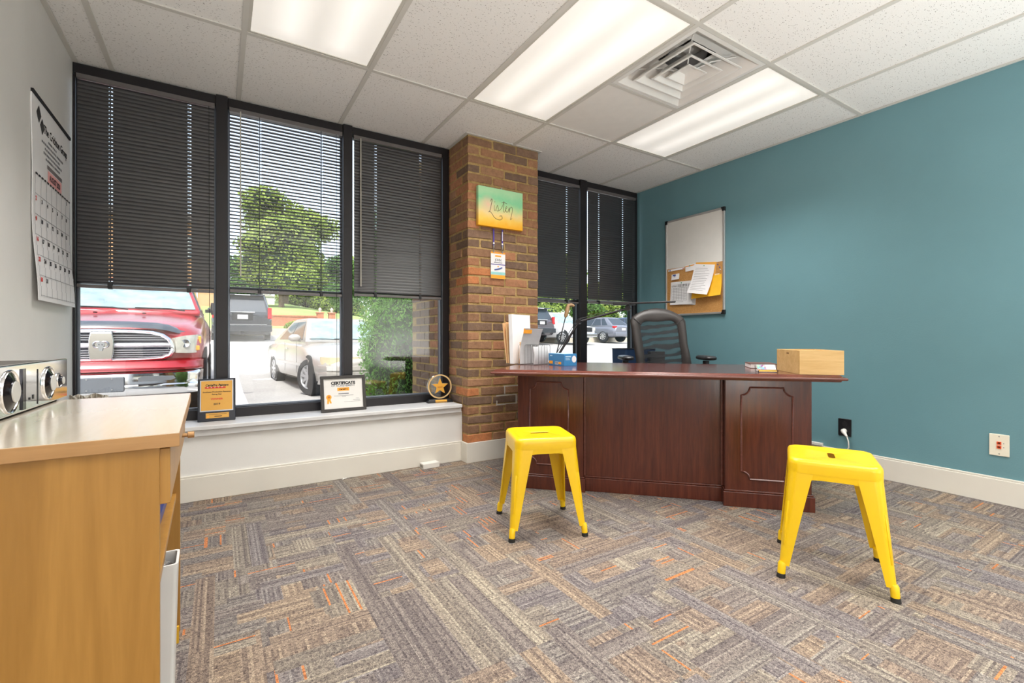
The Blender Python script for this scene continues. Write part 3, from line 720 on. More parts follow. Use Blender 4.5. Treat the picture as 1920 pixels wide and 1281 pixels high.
t = paper('paper_pad', 'thick white pad standing tallest in the wire sorter', 'paper pad', -.062, .006, -.04, .030, .108, .345, M_PAPER); t['group'] = G
t = paper('leaning_sheet', 'grey printed sheet with yellow corner drooping right in the wire sorter', 'paper', .012, .006, .17, .003, .108, .245, M_GREYCARD, bend=-.016); t['group'] = G
b = MB(); b.M = Matrix.Translation((.038, 0, .246)) @ Matrix.Rotation(R(10), 4, 'Y'); b.box(-.003, -.112, -.030, .0026, -.02, .004); b.build('yellow_corner', M_ORANGE, t)
t = paper('envelope', 'curled orange-edged envelope low in the wire sorter', 'envelope', -.010, .006, .06, .004, .095, .150, M_MANILA, bend=.012); t['group'] = G
t = paper('magazine', 'grey magazine in front of the wire sorter end', 'magazine', .110, .006, -.06, .006, .085, .120, M_GREYCARD, bend=.01); t['group'] = G

# ---------------------------------------------------------------- office chair
M_LEATHER = plain('black_leatherette', rgb(60, 56, 55), 0.42, bump=0.15, bscale=220, var=0.08); M_CHAIRPL = plain('chair_plastic', rgb(44, 44, 47), 0.38)
def m_chairmesh():
    n = NT('chair_mesh'); v = n.mapping(n.coords(), (1, 1, 1))
    w = n.wave(n.mapping(v, (.55, 1, 1.0), rot=(0, R(12), 0)), 5.2, 3.2, 1, 2.2, 'Z')
    a = n.ramp(w, [(0.25, (.30, .30, .30, 1)), (0.75, (.92, .92, .92, 1))])
    weave = n.math('MULTIPLY', n.math('SINE', n.math('MULTIPLY', n.sep(v)[0], 1800.0)), 0.03)
    return n.done(n.bsdf(rgb(34, 36, 40), 0.6, alpha=n.math('ADD', a, weave)))
M_CMESH = m_chairmesh()
CP = (3.779, -.785); CA = R(-34)
t = thing('office_chair', 'black high-backed office chair with mesh back behind the desk', 'office chair', (CP[0], CP[1], 0), CA)
k_ = 1 / 224.6
def cpx(pts, cu=1236): return [((u - cu) * k_, .917 - (v - 633.4) * k_) for u, v in pts]
outer = cpx([(1185, 612), (1184, 600), (1190, 592), (1200, 586), (1212, 581), (1224, 578), (1236, 577), (1248, 578), (1260, 581), (1272, 587), (1282, 594), (1287, 602), (1288, 622), (1289, 645), (1293, 665), (1297, 690), (1294, 715), (1284, 732), (1236, 737), (1200, 732), (1194, 715), (1196, 690), (1192, 665), (1188, 640)])
inner = cpx([(1203, 622), (1203, 612), (1207, 605), (1212, 602), (1218, 602), (1228, 603), (1236, 603), (1246, 602), (1255, 601), (1262, 601), (1268, 604), (1272, 610), (1274, 626), (1275, 645), (1278, 662), (1280, 690), (1278, 708), (1270, 718), (1238, 721), (1214, 718), (1210, 708), (1212, 690), (1209, 665), (1206, 640)])
def lerp2(a, b2, f): return [(p[0] + (q[0] - p[0]) * f, p[1] + (q[1] - p[1]) * f) for p, q in zip(a, b2)]
def yb(x, z): return .16 * ((z - .75) / .4) ** 2 * .35 + .9 * x * x * -.4
def ring(poly, dy): return [(x, yb(x, z) + dy, z) for x, z in poly]
b = MB(); b.loft([ring(inner, .0), ring(lerp2(outer, inner, .75), -.016), ring(lerp2(outer, inner, .4), -.022), ring(lerp2(outer, inner, .1), -.012), ring(outer, .006), ring(lerp2(outer, inner, .06), .028), ring(lerp2(outer, inner, .5), .036), ring(inner, .022), ring(inner, .0)], False, False)
bk = b.build('backrest', M_LEATHER, t, smooth=70)
b = MB()
for pts in (((1190, 597), (1203, 609)), ((1282, 597), (1270, 608))):
    q = cpx(pts); b.tube([(x, yb(x, z) - .021, z) for x, z in q], .0028, 6)
b.build('seam', M_BLACK, bk)
# mesh panel as a gently curved sheet with thickness
cx = [sum(p[0] for p in inner) / len(inner), sum(p[1] for p in inner) / len(inner)]; rings = []
for f in (1.02, .8, .55, .3, .08): rings.append([(cx[0] + (x - cx[0]) * f, yb(x * f, cx[1] + (z - cx[1]) * f) + .008 + .022 * (1 - f * f), cx[1] + (z - cx[1]) * f) for x, z in inner])
b = MB(); b.loft(rings, False, True); b.build('mesh_panel', M_CMESH, bk, smooth=180)
b = MB(); b.loft([rsq(.25, .08, .46, hy=.24), rsq(.262, .09, .48, hy=.25), rsq(.262, .09, .515, hy=.25), rsq(.24, .08, .535, hy=.23), rsq(.15, .05, .54, hy=.14)], True, True, M=Matrix.Translation((0, -.24, 0))); b.build('seat', M_LEATHER, t, smooth=60)
b = MB(); b.tube([(0, .10, .78), (0, .115, .62), (0, .08, .47), (0, -.12, .44)], [.022, .026, .026, .03], 10); b.box(-.06, .03, .70, .06, .12, .80); b.build('back_bracket', M_CHAIRPL, t, smooth=50)
for sx in (-1, 1):
    b = MB(); b.tube([(sx * .24, -.20, .46), (sx * .305, -.20, .47), (sx * .315, -.20, .55), (sx * .315, -.20, .735)], [.018, .022, .024, .024], 10); am = b.build('armrest', M_CHAIRPL, t, smooth=50)
    b = MB(); b.M = Matrix.Translation((sx * .315, -.20, .758)); b.loft([rsq(.034, .03, -.016, hy=.10), rsq(.045, .04, -.010, hy=.125), rsq(.047, .042, .004, hy=.13), rsq(.038, .034, .016, hy=.118), rsq(.02, .018, .019, hy=.09)]); b.build('arm_pad', M_CHAIRPL, am, smooth=60)
b = MB(); b.cyl((0, -.22, .10), (0, -.22, .30), .030); b.cyl((0, -.22, .30), (0, -.22, .44), .016); b.box(-.09, -.32, .44, .09, -.12, .465); b.build('gas_lift', M_CHAIRPL, t, smooth=50)
for q in range(5):
    a = q * 2 * math.pi / 5 + .3; ca, sa = math.cos(a), math.sin(a)
    b = MB(); b.tube([(0, -.22, .115), (.16 * ca, -.22 + .16 * sa, .11), (.30 * ca, -.22 + .30 * sa, .075)], [.03, .024, .017], 8); lg = b.build('base_arm', M_CHAIRPL, t, smooth=50)
    b = MB(); 
    for s_ in (-1, 1): 
        c0 = Vector((.30 * ca, -.22 + .30 * sa, .027)); ax = Vector((-sa, ca, 0)); b.cyl(c0 + ax * (s_ * .010), c0 + ax * (s_ * .026), .027, n=14)
    b.cyl((.30 * ca, -.22 + .30 * sa, .027), (.30 * ca, -.22 + .30 * sa, .078), .008, n=8); b.build('caster', M_BLACK, lg, smooth=50)

# ---------------------------------------------------------------- articulated lamp, stick and hamper in the corner
M_LAMPM = plain('lamp_metal_dark', rgb(52, 50, 52), 0.35, 0.5)
A0, A1, A2 = Vector((2.862, -.450, .62)), Vector((3.085, -.585, 1.045)), Vector((3.420, -.785, 1.150))
t = thing('floor_lamp', 'dark jointed lamp with a thin bar head reaching over the office chair', 'lamp', (2.985, -.500, 0))
o_ = Vector((2.985, -.500, 0))
b = MB(); b.lathe([(.0, 0), (.098, 0), (.10, .012), (.094, .022), (.03, .026), (.0, .026)], 28); b.build('base', M_LAMPM, t, smooth=40)
b = MB(); b.cyl((0, 0, .024), (0, 0, .62), .011, n=12); b.cyl((0, 0, .60), A0 - o_ - Vector((0, 0, .02)), .010, n=10); b.build('post', M_LAMPM, t, smooth=40)
def arm(p, q, name, sp=True):
    b = MB(); p, q = p - o_, q - o_; b.cyl(p, q, .0095, n=10)
    d = (q - p).normalized(); s_ = d.cross(Vector((0, 0, 1))).normalized().cross(d)
    b.cyl(p + s_ * .02, q + s_ * .02, .0028, n=6); b.cyl(p, p + s_ * .02, .003, n=6); b.cyl(q, q + s_ * .02, .003, n=6)
    return b.build(name, M_LAMPM, t, smooth=40)
arm(A0, A1, 'lower_arm'); arm(A1, A2, 'upper_arm')
for p in (A0, A1, A2):
    b = MB(); q = p - o_; b.cyl(q + Vector((-.016, -.010, 0)), q + Vector((.016, .010, 0)), .020, n=14); b.build('joint', M_LAMPM, t, smooth=40)
b = MB(); q = A2 - o_; b.cyl(q, q + Vector((-.005, .005, .045)), .010, n=10); hd = Vector((3.655, -1.055, 1.195)) - o_; h0 = Vector((3.37, -.745, 1.188)) - o_
d = (hd - h0).normalized(); sdv = d.cross(Vector((0, 0, 1))); b2 = MB()
b.build('head_pivot', M_LAMPM, t, smooth=40)
Mh = Matrix(((d.x, sdv.x, 0, h0.x), (d.y, sdv.y, 0, h0.y), (d.z, sdv.z, 1, h0.z), (0, 0, 0, 1)))
b2.box(0, -.022, -.006, (hd - h0).length, .022, .006, Mh); b2.box(-.05, -.026, -.012, .08, .026, .012, Mh); b2.build('lamp_head', M_LAMPM, t, bevel=.004)
# back scratcher style stick
M_STICK = wood('tan_stick', rgb(150, 118, 84), rgb(186, 152, 112), (3, 3, .4), 0.5)
t = thing('wooden_stick', 'thin dark stick with a pale carved wooden head leaning by the window bar', 'stick', (2.735, -.435, 0))
base = Vector((2.735, -.435, 0)); tip = Vector((3.128, -.40, 1.185)); dv = tip - base
b = MB(); b.cyl(Vector((0, 0, .004)), dv * .925, .0045, n=8); b.build('shaft', M_LAMPM, t, smooth=50)
b = MB(); b.tube([dv * .915, dv * .93, dv * .96, dv * .985, dv * 1.0, dv * 1.004 + Vector((.022, -.010, 0)), dv * 1.003 + Vector((.045, -.022, -.006))], [.008, .016, .019, .017, .016, .016, .008], 10); b.build('carved_head', M_STICK, t, smooth=60)
# navy fabric hamper with a wire rim
M_NAVY = plain('navy_fabric', rgb(44, 72, 112), 0.9, bump=0.4, bscale=300)
t = thing('fabric_hamper', 'navy fabric hamper with a black wire rim in the window corner', 'hamper', (3.83, -.455, 0), R(-20))
b = MB(); b.loft([rsq(.115, .02, .0, n=5), rsq(.13, .02, .02, n=5), rsq(.145, .02, .815, n=5), rsq(.141, .02, .815, n=5), rsq(.126, .02, .03, n=5)], True, True); b.build('fabric_body', M_NAVY, t, smooth=50)
b = MB(); b.tube([(x, y, .818) for x, y, z in rsq(.145, .02, 0, n=5)], .0035, 6, closed=True); b.build('wire_rim', M_BLACK, t, smooth=60)

# ---------------------------------------------------------------- board on the teal wall
wy0, wy1, wz0, wz1 = -1.036, -.415, 1.122, 2.032            # the board spans these along the wall
t = thing('combination_board', 'aluminium framed board, white above and cork below, on the teal wall', 'notice board', (RX, (wy0 + wy1) / 2, (wz0 + wz1) / 2))
hw, hh = (wy1 - wy0) / 2, (wz1 - wz0) / 2
zc = -.005                                                    # seam between whiteboard and cork, local z
b = MB(); b.box(-.014, -hw + .012, zc, -.001, hw - .012, hh - .012); b.build('whiteboard_panel', plain('whiteboard_enamel', rgb(222, 222, 218), 0.22, var=0.02), t)
n = NT('cork'); v = n.coords(); f = n.noise(v, 120, 3, .7); M_CORK = n.done(n.bsdf(n.ramp(f, [(.3, rgb(178, 128, 72)), (.7, rgb(206, 158, 100))]), .9, 0, .1, n.bump(f, .4, .002)))
b = MB(); b.box(-.013, -hw + .012, -hh + .012, -.001, hw - .012, zc); b.build('cork_panel', M_CORK, t)
for q in ((-hw, -hh, hw, -hh + .018), (-hw, hh - .018, hw, hh), (-hw, -hh + .018, -hw + .018, hh - .018), (hw - .018, -hh + .018, hw, hh - .018)):
    b = MB(); b.box(-.020, q[0], q[1], 0, q[2], q[3]); b.build('frame_rail', M_ALU, t, bevel=.004)
for sy in (-1, 1):
    for sz in (-1, 1):
        b = MB(); c = [(sy * hw * 1.006, sz * hh * 1.004), (sy * (hw - .034), sz * hh * 1.004), (sy * (hw - .024), sz * (hh - .022)), (sy * (hw - .022), sz * (hh - .034)), (sy * hw * 1.006, sz * (hh - .034))]
        b.prism(c, -.023, -.0005, 'x'); b.build('corner_cap', M_BLACK, t, bevel=.003)
BC = ((wy0 + wy1) / 2, (wz0 + wz1) / 2)
def pinned(name, label, cat, y, z, w, h, mat, rot=0.0, off=.016, curl=.01, pin=True, th=.0008):
    """a sheet hung flat on the board; y,z give its centre, the wall is at RX and right is -Y"""
    t = thing(name, label, cat, (RX - off, y, z)); t.rotation_euler = (-rot, 0, 0)
    b = MB(); rings = []
    for k in range(5):
        zz = -h / 2 + h * k / 4; dx = -curl * ((4 - k) / 4) ** 2
        rings.append([(dx, -w / 2, zz), (dx, w / 2, zz), (dx + th, w / 2, zz), (dx + th, -w / 2, zz)])
    b.loft(rings); b.build('sheet', mat, t, smooth=60)
    if pin:
        b = MB(); b.sphere((-.006, 0, h / 2 - .012), .005, 8, 6); b.build('push_pin', plain('green_pin', rgb(40, 140, 90), .3), t)
    return t
def lines(t, w, h, rows, mat, x=-.0006, curl=.01, y0=.42, width=.8):
    b = MB()
    for k in range(rows):
        z = h * (.36 - .74 * k / max(1, rows - 1)); kk = (z + h / 2) / h; dx = -curl * (1 - kk) ** 2
        L = w * width * random.uniform(.6, 1); b.box(dx - .0012, w * y0 - L, z - .0012, dx - .0004, w * y0, z + .0012)
    b.build('printed_lines', mat, t)
GB = 'papers pinned to the cork board'
p = pinned('printed_schedule', 'white printed table pinned low on the cork, nearest the office chair', 'paper', -.600, 1.333, .245, .215, M_PAPER, R(-1)); p['group'] = GB; lines(p, .245, .215, 12, M_GREYINK)
b = MB()
for k in range(9): b.box(-.0022, -.11 + k * .017, .058, -.0014, -.105 + k * .017, .082)
b.box(-.0024, .06, .062, -.0014, .112, .066); b.build('table_header', M_INK, p)
b = MB()
for k in range(9): b.box(-.0068, -.115 + k * .028, -.09, -.0060, -.1135 + k * .028, .05)
b.build('table_grid', M_GREYINK, p)
p = pinned('under_sheet', 'white sheet corner showing under the printed table on the cork', 'paper', -.640, 1.325, .23, .205, M_PAPER, R(-4), off=.0146, curl=.0, pin=False); p['group'] = GB
p = pinned('manila_envelope', 'yellow envelope pinned behind the letter on the cork', 'envelope', -.868, 1.365, .290, .180, plain('yellow_envelope', rgb(246, 190, 44), .6), R(3), off=.018, curl=.030, pin=False); p['group'] = GB
p = pinned('orange_sheet', 'orange sheet edge showing above the letter on the cork', 'paper', -.842, 1.455, .205, .262, plain('orange_card', rgb(240, 178, 80), .6), R(-6), off=.0150, curl=.0, pin=False); p['group'] = GB
p = pinned('letter', 'white letter hanging over the yellow envelope on the cork', 'letter', -.826, 1.437, .205, .262, M_PAPER, R(-9), off=.021, curl=.055); p['group'] = GB; lines(p, .205, .262, 14, M_GREYINK, curl=.055)
p = pinned('photo_note', 'small white note with blue writing on the cork', 'note', -.532, 1.490, .088, .054, M_PAPER, R(3), pin=False); p['group'] = GB
b = MB(); b.box(-.003, -.005, .008, -.002, .028, .022); b.box(-.003, -.02, -.02, -.002, .028, -.008); b.box(-.003, .0, -.006, -.002, .01, .006); b.build('blue_writing', plain('blue_ink', rgb(70, 90, 160), .6), p)
p = pinned('paper_strip', 'long white strip pinned under the whiteboard edge', 'paper', -.540, 1.558, .180, .018, M_PAPER, R(2), pin=False, curl=.004); p['group'] = GB
p = pinned('index_card', 'small white ticket with orange heading at the top of the cork', 'note', -.692, 1.556, .100, .058, M_PAPER, R(4), curl=.004); p['group'] = GB
b = MB(); b.box(-.0014, -.048, .014, -.0008, .048, .022); b.build('orange_heading', M_ORANGE, p)
p = pinned('price_tag', 'cream hang tag with a reinforced hole near the right edge of the cork', 'tag', -.968, 1.430, .042, .082, plain('cream_card', rgb(234, 214, 178), .7), R(4), pin=False, curl=.004); p['group'] = GB
b = MB(); b.cyl((-.002, 0, .026), (0.0005, 0, .026), .006, n=12); b.build('tag_eyelet', plain('red_eyelet', rgb(190, 80, 60), .5), p)
for k, (y, z, c) in enumerate(((-.975, 1.548, 'blue'), (-.992, 1.522, 'blue'), (-1.0, 1.500, 'white'), (-.622, 1.560, 'red'), (-.475, 1.555, 'blue'))):
    o = MB().sphere((-.008, 0, 0), .0055, 8, 6).cyl((-.006, 0, 0), (.006, 0, 0), .0012, n=6).build('push_pin', {'blue': plain('blue_pin', rgb(60, 80, 160), .3), 'white': M_WHITEPL, 'red': plain('red_pin', rgb(190, 70, 50), .3)}[c], loc=(RX - .014, y, z))
    tag(o, ['upper blue push pin above the cream tag', 'lower blue push pin above the cream tag', 'white push pin above the cream tag', 'red push pin at the end of the paper strip', 'blue push pin in the paper strip'][k], 'push pin', 'loose push pins in the cork')

# ---------------------------------------------------------------- sockets on the teal wall
def plate(name, label, cat, y, z, w, h, mat):
    t = thing(name, label, cat, (RX, y, z)); b = MB(); b.box(-.006, -w / 2, -h / 2, 0, w / 2, h / 2); b.build('cover_plate', mat, t, bevel=.003); return t
t = plate('power_outlet', 'black power outlet on the teal wall with a white plug in it', 'power outlet', -1.930, .300, .080, .118, M_BLACK)
for z in (.024, -.024):
    b = MB(); b.M = Matrix.Translation((-.006, 0, z)) @ Matrix.Rotation(R(-90), 4, 'Y'); b.lathe([(.0, .002), (.0165, .002), (.0165, 0)], 18, cap0=False, cap1=False); b.box(-.0002, -.007, .002, .009, -.004, .0024); b.box(-.0002, .004, .002, .009, .007, .0024); b.build('socket_face', plain('socket_black', rgb(40, 40, 42), .3), t)
t = thing('power_cable', 'white plug and cord hanging from the black outlet to the floor', 'power cord', (RX - .006, -1.930, .276))
b = MB(); b.tube([(-.002, 0, 0), (-.018, 0, 0), (-.022, -.004, -.004), (-.036, -.020, -.018), (-.040, -.030, -.030)], [.016, .016, .014, .009, .006], 12); b.build('plug', M_WHITEPL, t, smooth=50)
b = MB(); b.tube([(-.040, -.030, -.030), (-.046, -.042, -.06), (-.046, -.044, -.10), (-.040, -.02, -.14), (-.036, .03, -.172), (-.05, .10, -.245), (-.07, .2, -.272), (-.08, .36, -.272)], .0038, 8); b.build('cord', M_WHITEPL, t, smooth=60)
t = thing('power_strip', 'white power strip along the teal wall baseboard behind the desk', 'power strip', (RX - .045, -1.44, 0), R(90))
b = MB(); b.box(-.17, -.026, 0, .17, .026, .038); b.build('case', M_WHITEPL, t, bevel=.005)
b = MB(); b.box(.135, -.008, .038, .155, .008, .044); b.build('switch', M_BLACK, t, bevel=.002)
t = thing('cable_cover', 'white cable channel running along the top of the right baseboard', 'cable channel', (RX - .012, -1.45, ZB))
b = MB(); b.box(-.010, -.33, 0, .010, .33, .016); b.build('channel', M_WHITEPL, t, bevel=.003); b = MB(); b.box(-.012, -.345, 0, .012, -.20, .020); b.build('joint_cover', M_WHITEPL, t, bevel=.003)
t = plate('network_plate', 'cream wall plate with two orange network sockets at the right', 'wall plate', -2.682, .324, .080, .120, plain('cream_plastic', rgb(232, 226, 208), .4, var=.02))
for z in (.011, -.011):
    b = MB(); b.box(-.009, -.009, z - .008, -.005, .009, z + .008); j = b.build('network_jack', plain('orange_plastic', rgb(222, 84, 40), .4), t)
    b = MB(); b.box(-.0094, -.005, z - .003, -.0088, .005, z + .004); b.build('jack_hole', M_BLACK, j)
    b = MB(); b.box(-.0064, -.020, z - .002, -.0058, -.016, z + .002); b.build('print_mark', M_GREYINK, t)
for z in (.048, -.048):
    b = MB(); b.cyl((-.0068, 0, z), (-.005, 0, z), .0028, n=10); b.build('screw', M_STEEL, t)

# ---------------------------------------------------------------- painting and badge on the pillar
n = NT('watercolour_canvas'); x, y, z = n.sep(n.coords()); f = n.noise(n.coords(), 9, 4, .6); g = n.noise(n.coords(), 22, 3, .6)
zz = n.math('ADD', n.math('DIVIDE', z, .30), n.math('MULTIPLY', n.math('SUBTRACT', f, .5), .34))
col = n.ramp(n.math('ADD', zz, .5), [(0.04, rgb(244, 176, 48)), (0.20, rgb(246, 202, 96)), (0.36, rgb(238, 214, 150)), (0.52, rgb(196, 220, 160)), (0.70, rgb(140, 214, 164)), (0.9, rgb(176, 224, 176))])
dx = n.math('ADD', x, .115); dz = n.math('SUBTRACT', z, .018)
rr = n.math('SQRT', n.math('ADD', n.math('MULTIPLY', dx, dx), n.math('MULTIPLY', dz, dz)))
pink = n.math('MULTIPLY', n.math('SUBTRACT', 1.0, n.math('DIVIDE', rr, .075), clamp=True), n.math('ADD', .5, g))
col = n.mix(n.math('MULTIPLY', pink, .9, clamp=True), col, rgb(240, 196, 170)); M_WATER = n.done(n.bsdf(col, .7, 0, .2, n.bump(n.noise(n.coords(), 500, 2), .2, .001)))
t = thing('canvas_painting', 'small green to yellow canvas reading Listen on the brick pillar', 'painting', (2.474, PY - .007, 1.892))
b = MB(); b.box(-.195, -.034, -.146, .195, 0, .146); b.build('canvas', M_WATER, t, bevel=.003)
b = MB()
def stroke(pts, r=.0016, res=6):
    P = [Vector((p[0], -.0345, p[1])) for p in pts]; out = []
    for i in range(len(P) - 1):
        p0, p1, p2, p3 = P[max(i - 1, 0)], P[i], P[i + 1], P[min(i + 2, len(P) - 1)]
        for k in range(res):
            u = k / res; out.append(.5 * ((2 * p1) + (p2 - p0) * u + (2 * p0 - 5 * p1 + 4 * p2 - p3) * u * u + (3 * p1 - p0 - 3 * p2 + p3) * u ** 3))
    b.tube(out + [P[-1]], r, 5)
stroke([(-.092, .040), (-.084, .060), (-.079, .050), (-.087, .015), (-.096, -.025), (-.108, -.043), (-.102, -.034), (-.085, -.045), (-.055, -.078), (-.015, -.088), (.008, -.074), (.002, -.055), (-.014, -.060)], .0020)
stroke([(-.060, .016), (-.061, -.012), (-.054, -.024), (-.044, -.008), (-.033, .020), (-.030, .010), (-.024, -.006), (-.024, -.020), (-.034, -.024), (-.040, -.016)])
stroke([(-.028, -.022), (-.012, -.014), (.004, .008), (.016, .032), (.024, .058), (.022, .010), (.022, -.022), (.032, -.020), (.040, -.002), (.050, .012), (.046, .022), (.040, .008), (.044, -.018), (.056, -.018), (.066, .002), (.070, .018)])
stroke([(.070, .018), (.070, -.020), (.076, .008), (.090, .024), (.098, .012), (.094, -.030), (.082, -.072), (.096, -.062)])
stroke([(.004, .044), (.024, .049), (.050, .044)]); stroke([(-.057, .040), (-.055, .043)], .0026)
b.build('lettering', plain('brown_brush_ink', rgb(108, 84, 62), .7), t, smooth=60)
t = thing('name_badge', 'white and orange name badge on a lanyard hanging below the painting', 'badge', (2.4625, PY - .012, 1.465))
b = MB(); b.box(-.063, -.0025, -.100, .063, .0005, .100); bc = b.build('card', M_PAPER, t)
Mb = plane_M((0, -.0026, 0), (1, 0, 0), (0, 0, 1))
for q in ((-.063, .088, .063, .100), (-.063, -.100, .063, -.072), (-.026, .064, .026, .076)):
    b = MB(); strip(b, Mb, *q); b.build('orange_print', M_ORANGE, t)
b = MB(); strip(b, Mb, -.063, -.071, .063, -.050); b.build('teal_band', plain('pale_teal_ink', rgb(150, 206, 206), .6), t)
M_PURP = plain('purple_webbing', rgb(84, 66, 150), .7)
b = MB(); strip(b, Mb, -.063, .004, .063, .010); b.build('purple_band', M_PURP, t)
b = MB(); text(b, 'JOHN', .028, Matrix.Translation((0, 0, 0)) @ plane_M((0, -.0030, .040), (1, 0, 0), (0, 0, 1)), width=.056, bold=.0006); strip(b, Mb, -.036, .018, .036, .024); b.build('lettering', M_GREYINK, t)
b = MB(); b.tube([(-.032, -.003, -.034), (-.012, -.003, -.030), (.012, -.003, -.024), (.034, -.003, -.014)], .005, 6); b.build('ship_emblem', plain('blue_ink', rgb(70, 90, 160), .6), t)
b = MB(); b.lathe([(.006, 0), (.006, .0006)], 10, plane_M((0, -.0028, -.008), (1, 0, 0), (0, 0, 1))); b.build('emblem_mark', M_ORANGE, t)
for sx, top in ((-.038, .27), (.038, .27)):
    b = MB(); b.box(sx - .006, -.002, .150, sx + .006, 0, .275); b.build('lanyard', M_PURP, t)
    b = MB(); b.box(sx - .0065, -.003, .158, sx + .0065, -.002, .172); b.box(sx - .0025, -.0028, .19, sx + .0025, -.002, .26) if sx > 0 else None; b.build('lanyard_print', M_PAPER, t)
    b = MB(); b.cyl((sx, -.002, .150), (sx, -.002, .128), .006, .003, 8); b.tube([(sx, -.002, .128), (sx + .006, -.002, .118), (sx, -.002, .106), (sx - .006, -.002, .118)], .0016, 6, closed=True); b.box(sx - .005, -.004, .094, sx + .005, .0, .108); b.build('metal_clip', M_STEEL, t, smooth=50)

# ---------------------------------------------------------------- things on the window sill
ZS = ZSILL
M_GOLD = plain('gold_plate', rgb(214, 162, 78), .32, .35, var=.03); M_SILVER = plain('silver_plate', rgb(190, 196, 206), .3, .6); M_DKBLUE = plain('black_plaque_wood', rgb(34, 38, 48), .25)
t = thing('award_plaque', 'black plaque with gold plate leaning at the left end of the window sill', 'plaque', (.659, -.150, ZS)); t.rotation_euler = (R(-9), 0, R(-1))
b = MB(); b.box(-.096, -.010, 0, .096, .008, .252); b.build('backing', M_DKBLUE, t, bevel=.003)
b = MB(); b.box(-.084, -.0112, .058, .084, -.0098, .242); b.build('silver_border', M_SILVER, t)
b = MB(); b.box(-.079, -.0122, .064, .079, -.0110, .238); b.build('gold_plate', M_GOLD, t)
b = MB(); b.box(-.055, -.0115, .018, .062, -.0098, .048); b.build('name_plate', M_GOLD, t)
P_ = lambda z, x=0: plane_M((x, -.0124, z), (1, 0, 0), (0, 0, 1))
b = MB(); text(b, 'CertaPro Painters', .019, P_(.212), width=.116, bold=.0007, shear=.25); text(b, 'Southeast Production Revenue', .011, P_(.172), width=.142, bold=.0003); text(b, 'Rising Star', .011, P_(.158), width=.05, bold=.0003); text(b, '2019', .015, P_(.100), width=.034, bold=.0004)
strip(b, plane_M((0, -.0117, .033), (1, 0, 0), (0, 0, 1)), -.04, .006, .05, .008); strip(b, plane_M((0, -.0117, .033), (1, 0, 0), (0, 0, 1)), -.012, -.007, .026, -.003); b.build('engraved_lettering', M_INK, t)
b = MB(); strip(b, P_(.198), -.060, -.0045, .045, .0045); text(b, 'WINNER', .014, P_(.130), width=.062, bold=.0004); b.build('red_lettering', M_REDINK, t)
b = MB()
for k in range(5): text(b, '*', .016, plane_M((-.046 + k * .018, -.0130, .1955), (1, 0, 0), (0, 0, 1)), bold=.0006)
b.build('white_stars', M_PAPER, t)
b = MB(); b.lathe([(.006, 0), (.006, .0006)], 10, plane_M((-.044, -.0118, .028), (1, 0, 0), (0, 0, 1))); b.build('plate_seal', M_ORANGE, t)

t = thing('framed_certificate', 'black framed certificate leaning on the window bar in the middle of the sill', 'framed certificate', (1.386, -.165, ZS)); t.rotation_euler = (R(-10), 0, R(1.5))
FW, FH = .147, .240
for q in ((-FW, 0, FW, .020), (-FW, FH - .020, FW, FH), (-FW, .020, -FW + .020, FH - .020), (FW - .020, .020, FW, FH - .020)):
    b = MB(); b.box(q[0], -.014, q[1], q[2], .006, q[3]); b.build('frame_rail', plain('black_frame', rgb(52, 48, 46), .4), t, bevel=.002)
b = MB(); b.box(-FW + .018, -.005, .018, FW - .018, -.003, FH - .018); b.build('certificate', plain('certificate_paper', rgb(228, 226, 222), .5, var=.01), t)
P_ = lambda z, x=0: plane_M((x, -.0056, z), (1, 0, 0), (0, 0, 1))
b = MB(); text(b, 'CERTIFICATE', .026, P_(.190), width=.160, bold=.0013); b.build('title_lettering', M_INK, t)
b = MB(); text(b, 'OF ACHIEVEMENT', .020, P_(.172), width=.156, bold=.0002); strip(b, P_(.118), -.034, -.003, .034, .003); strip(b, P_(.105), -.062, -.001, .064, .001); strip(b, P_(.098), -.012, -.001, .014, .001); strip(b, P_(.072), .06, -.001, .108, .001); strip(b, P_(.082), .078, -.001, .1, .001); strip(b, P_(.062), .0, -.0006, .11, .0006); b.build('small_lettering', M_GREYINK, t)
b = MB(); strip(b, P_(.148), -.040, -.011, .038, .011); b.build('orange_badge', M_ORANGE, t)
b = MB(); text(b, 'CertaPro', .012, plane_M((0, -.0064, .148), (1, 0, 0), (0, 0, 1)), width=.056, bold=.0004); b.build('badge_lettering', M_INK, t)
b = MB(); b.lathe([(.017, 0), (.017, .0012)], 16, P_(.098, -.096)); b.prism([(-.106, .088), (-.094, .088), (-.098, .052), (-.104, .058), (-.109, .052)], -.0062, -.0052, 'y'); b.prism([(-.098, .088), (-.088, .088), (-.079, .056), (-.086, .060), (-.090, .054)], -.0062, -.0052, 'y'); sl = b.build('seal_ribbon', M_ORANGE, t)
b = MB(); b.lathe([(.008, 0), (.008, .0016)], 12, P_(.098, -.096)); b.build('seal_centre', plain('brown_ink', rgb(190, 110, 40), .6), t)

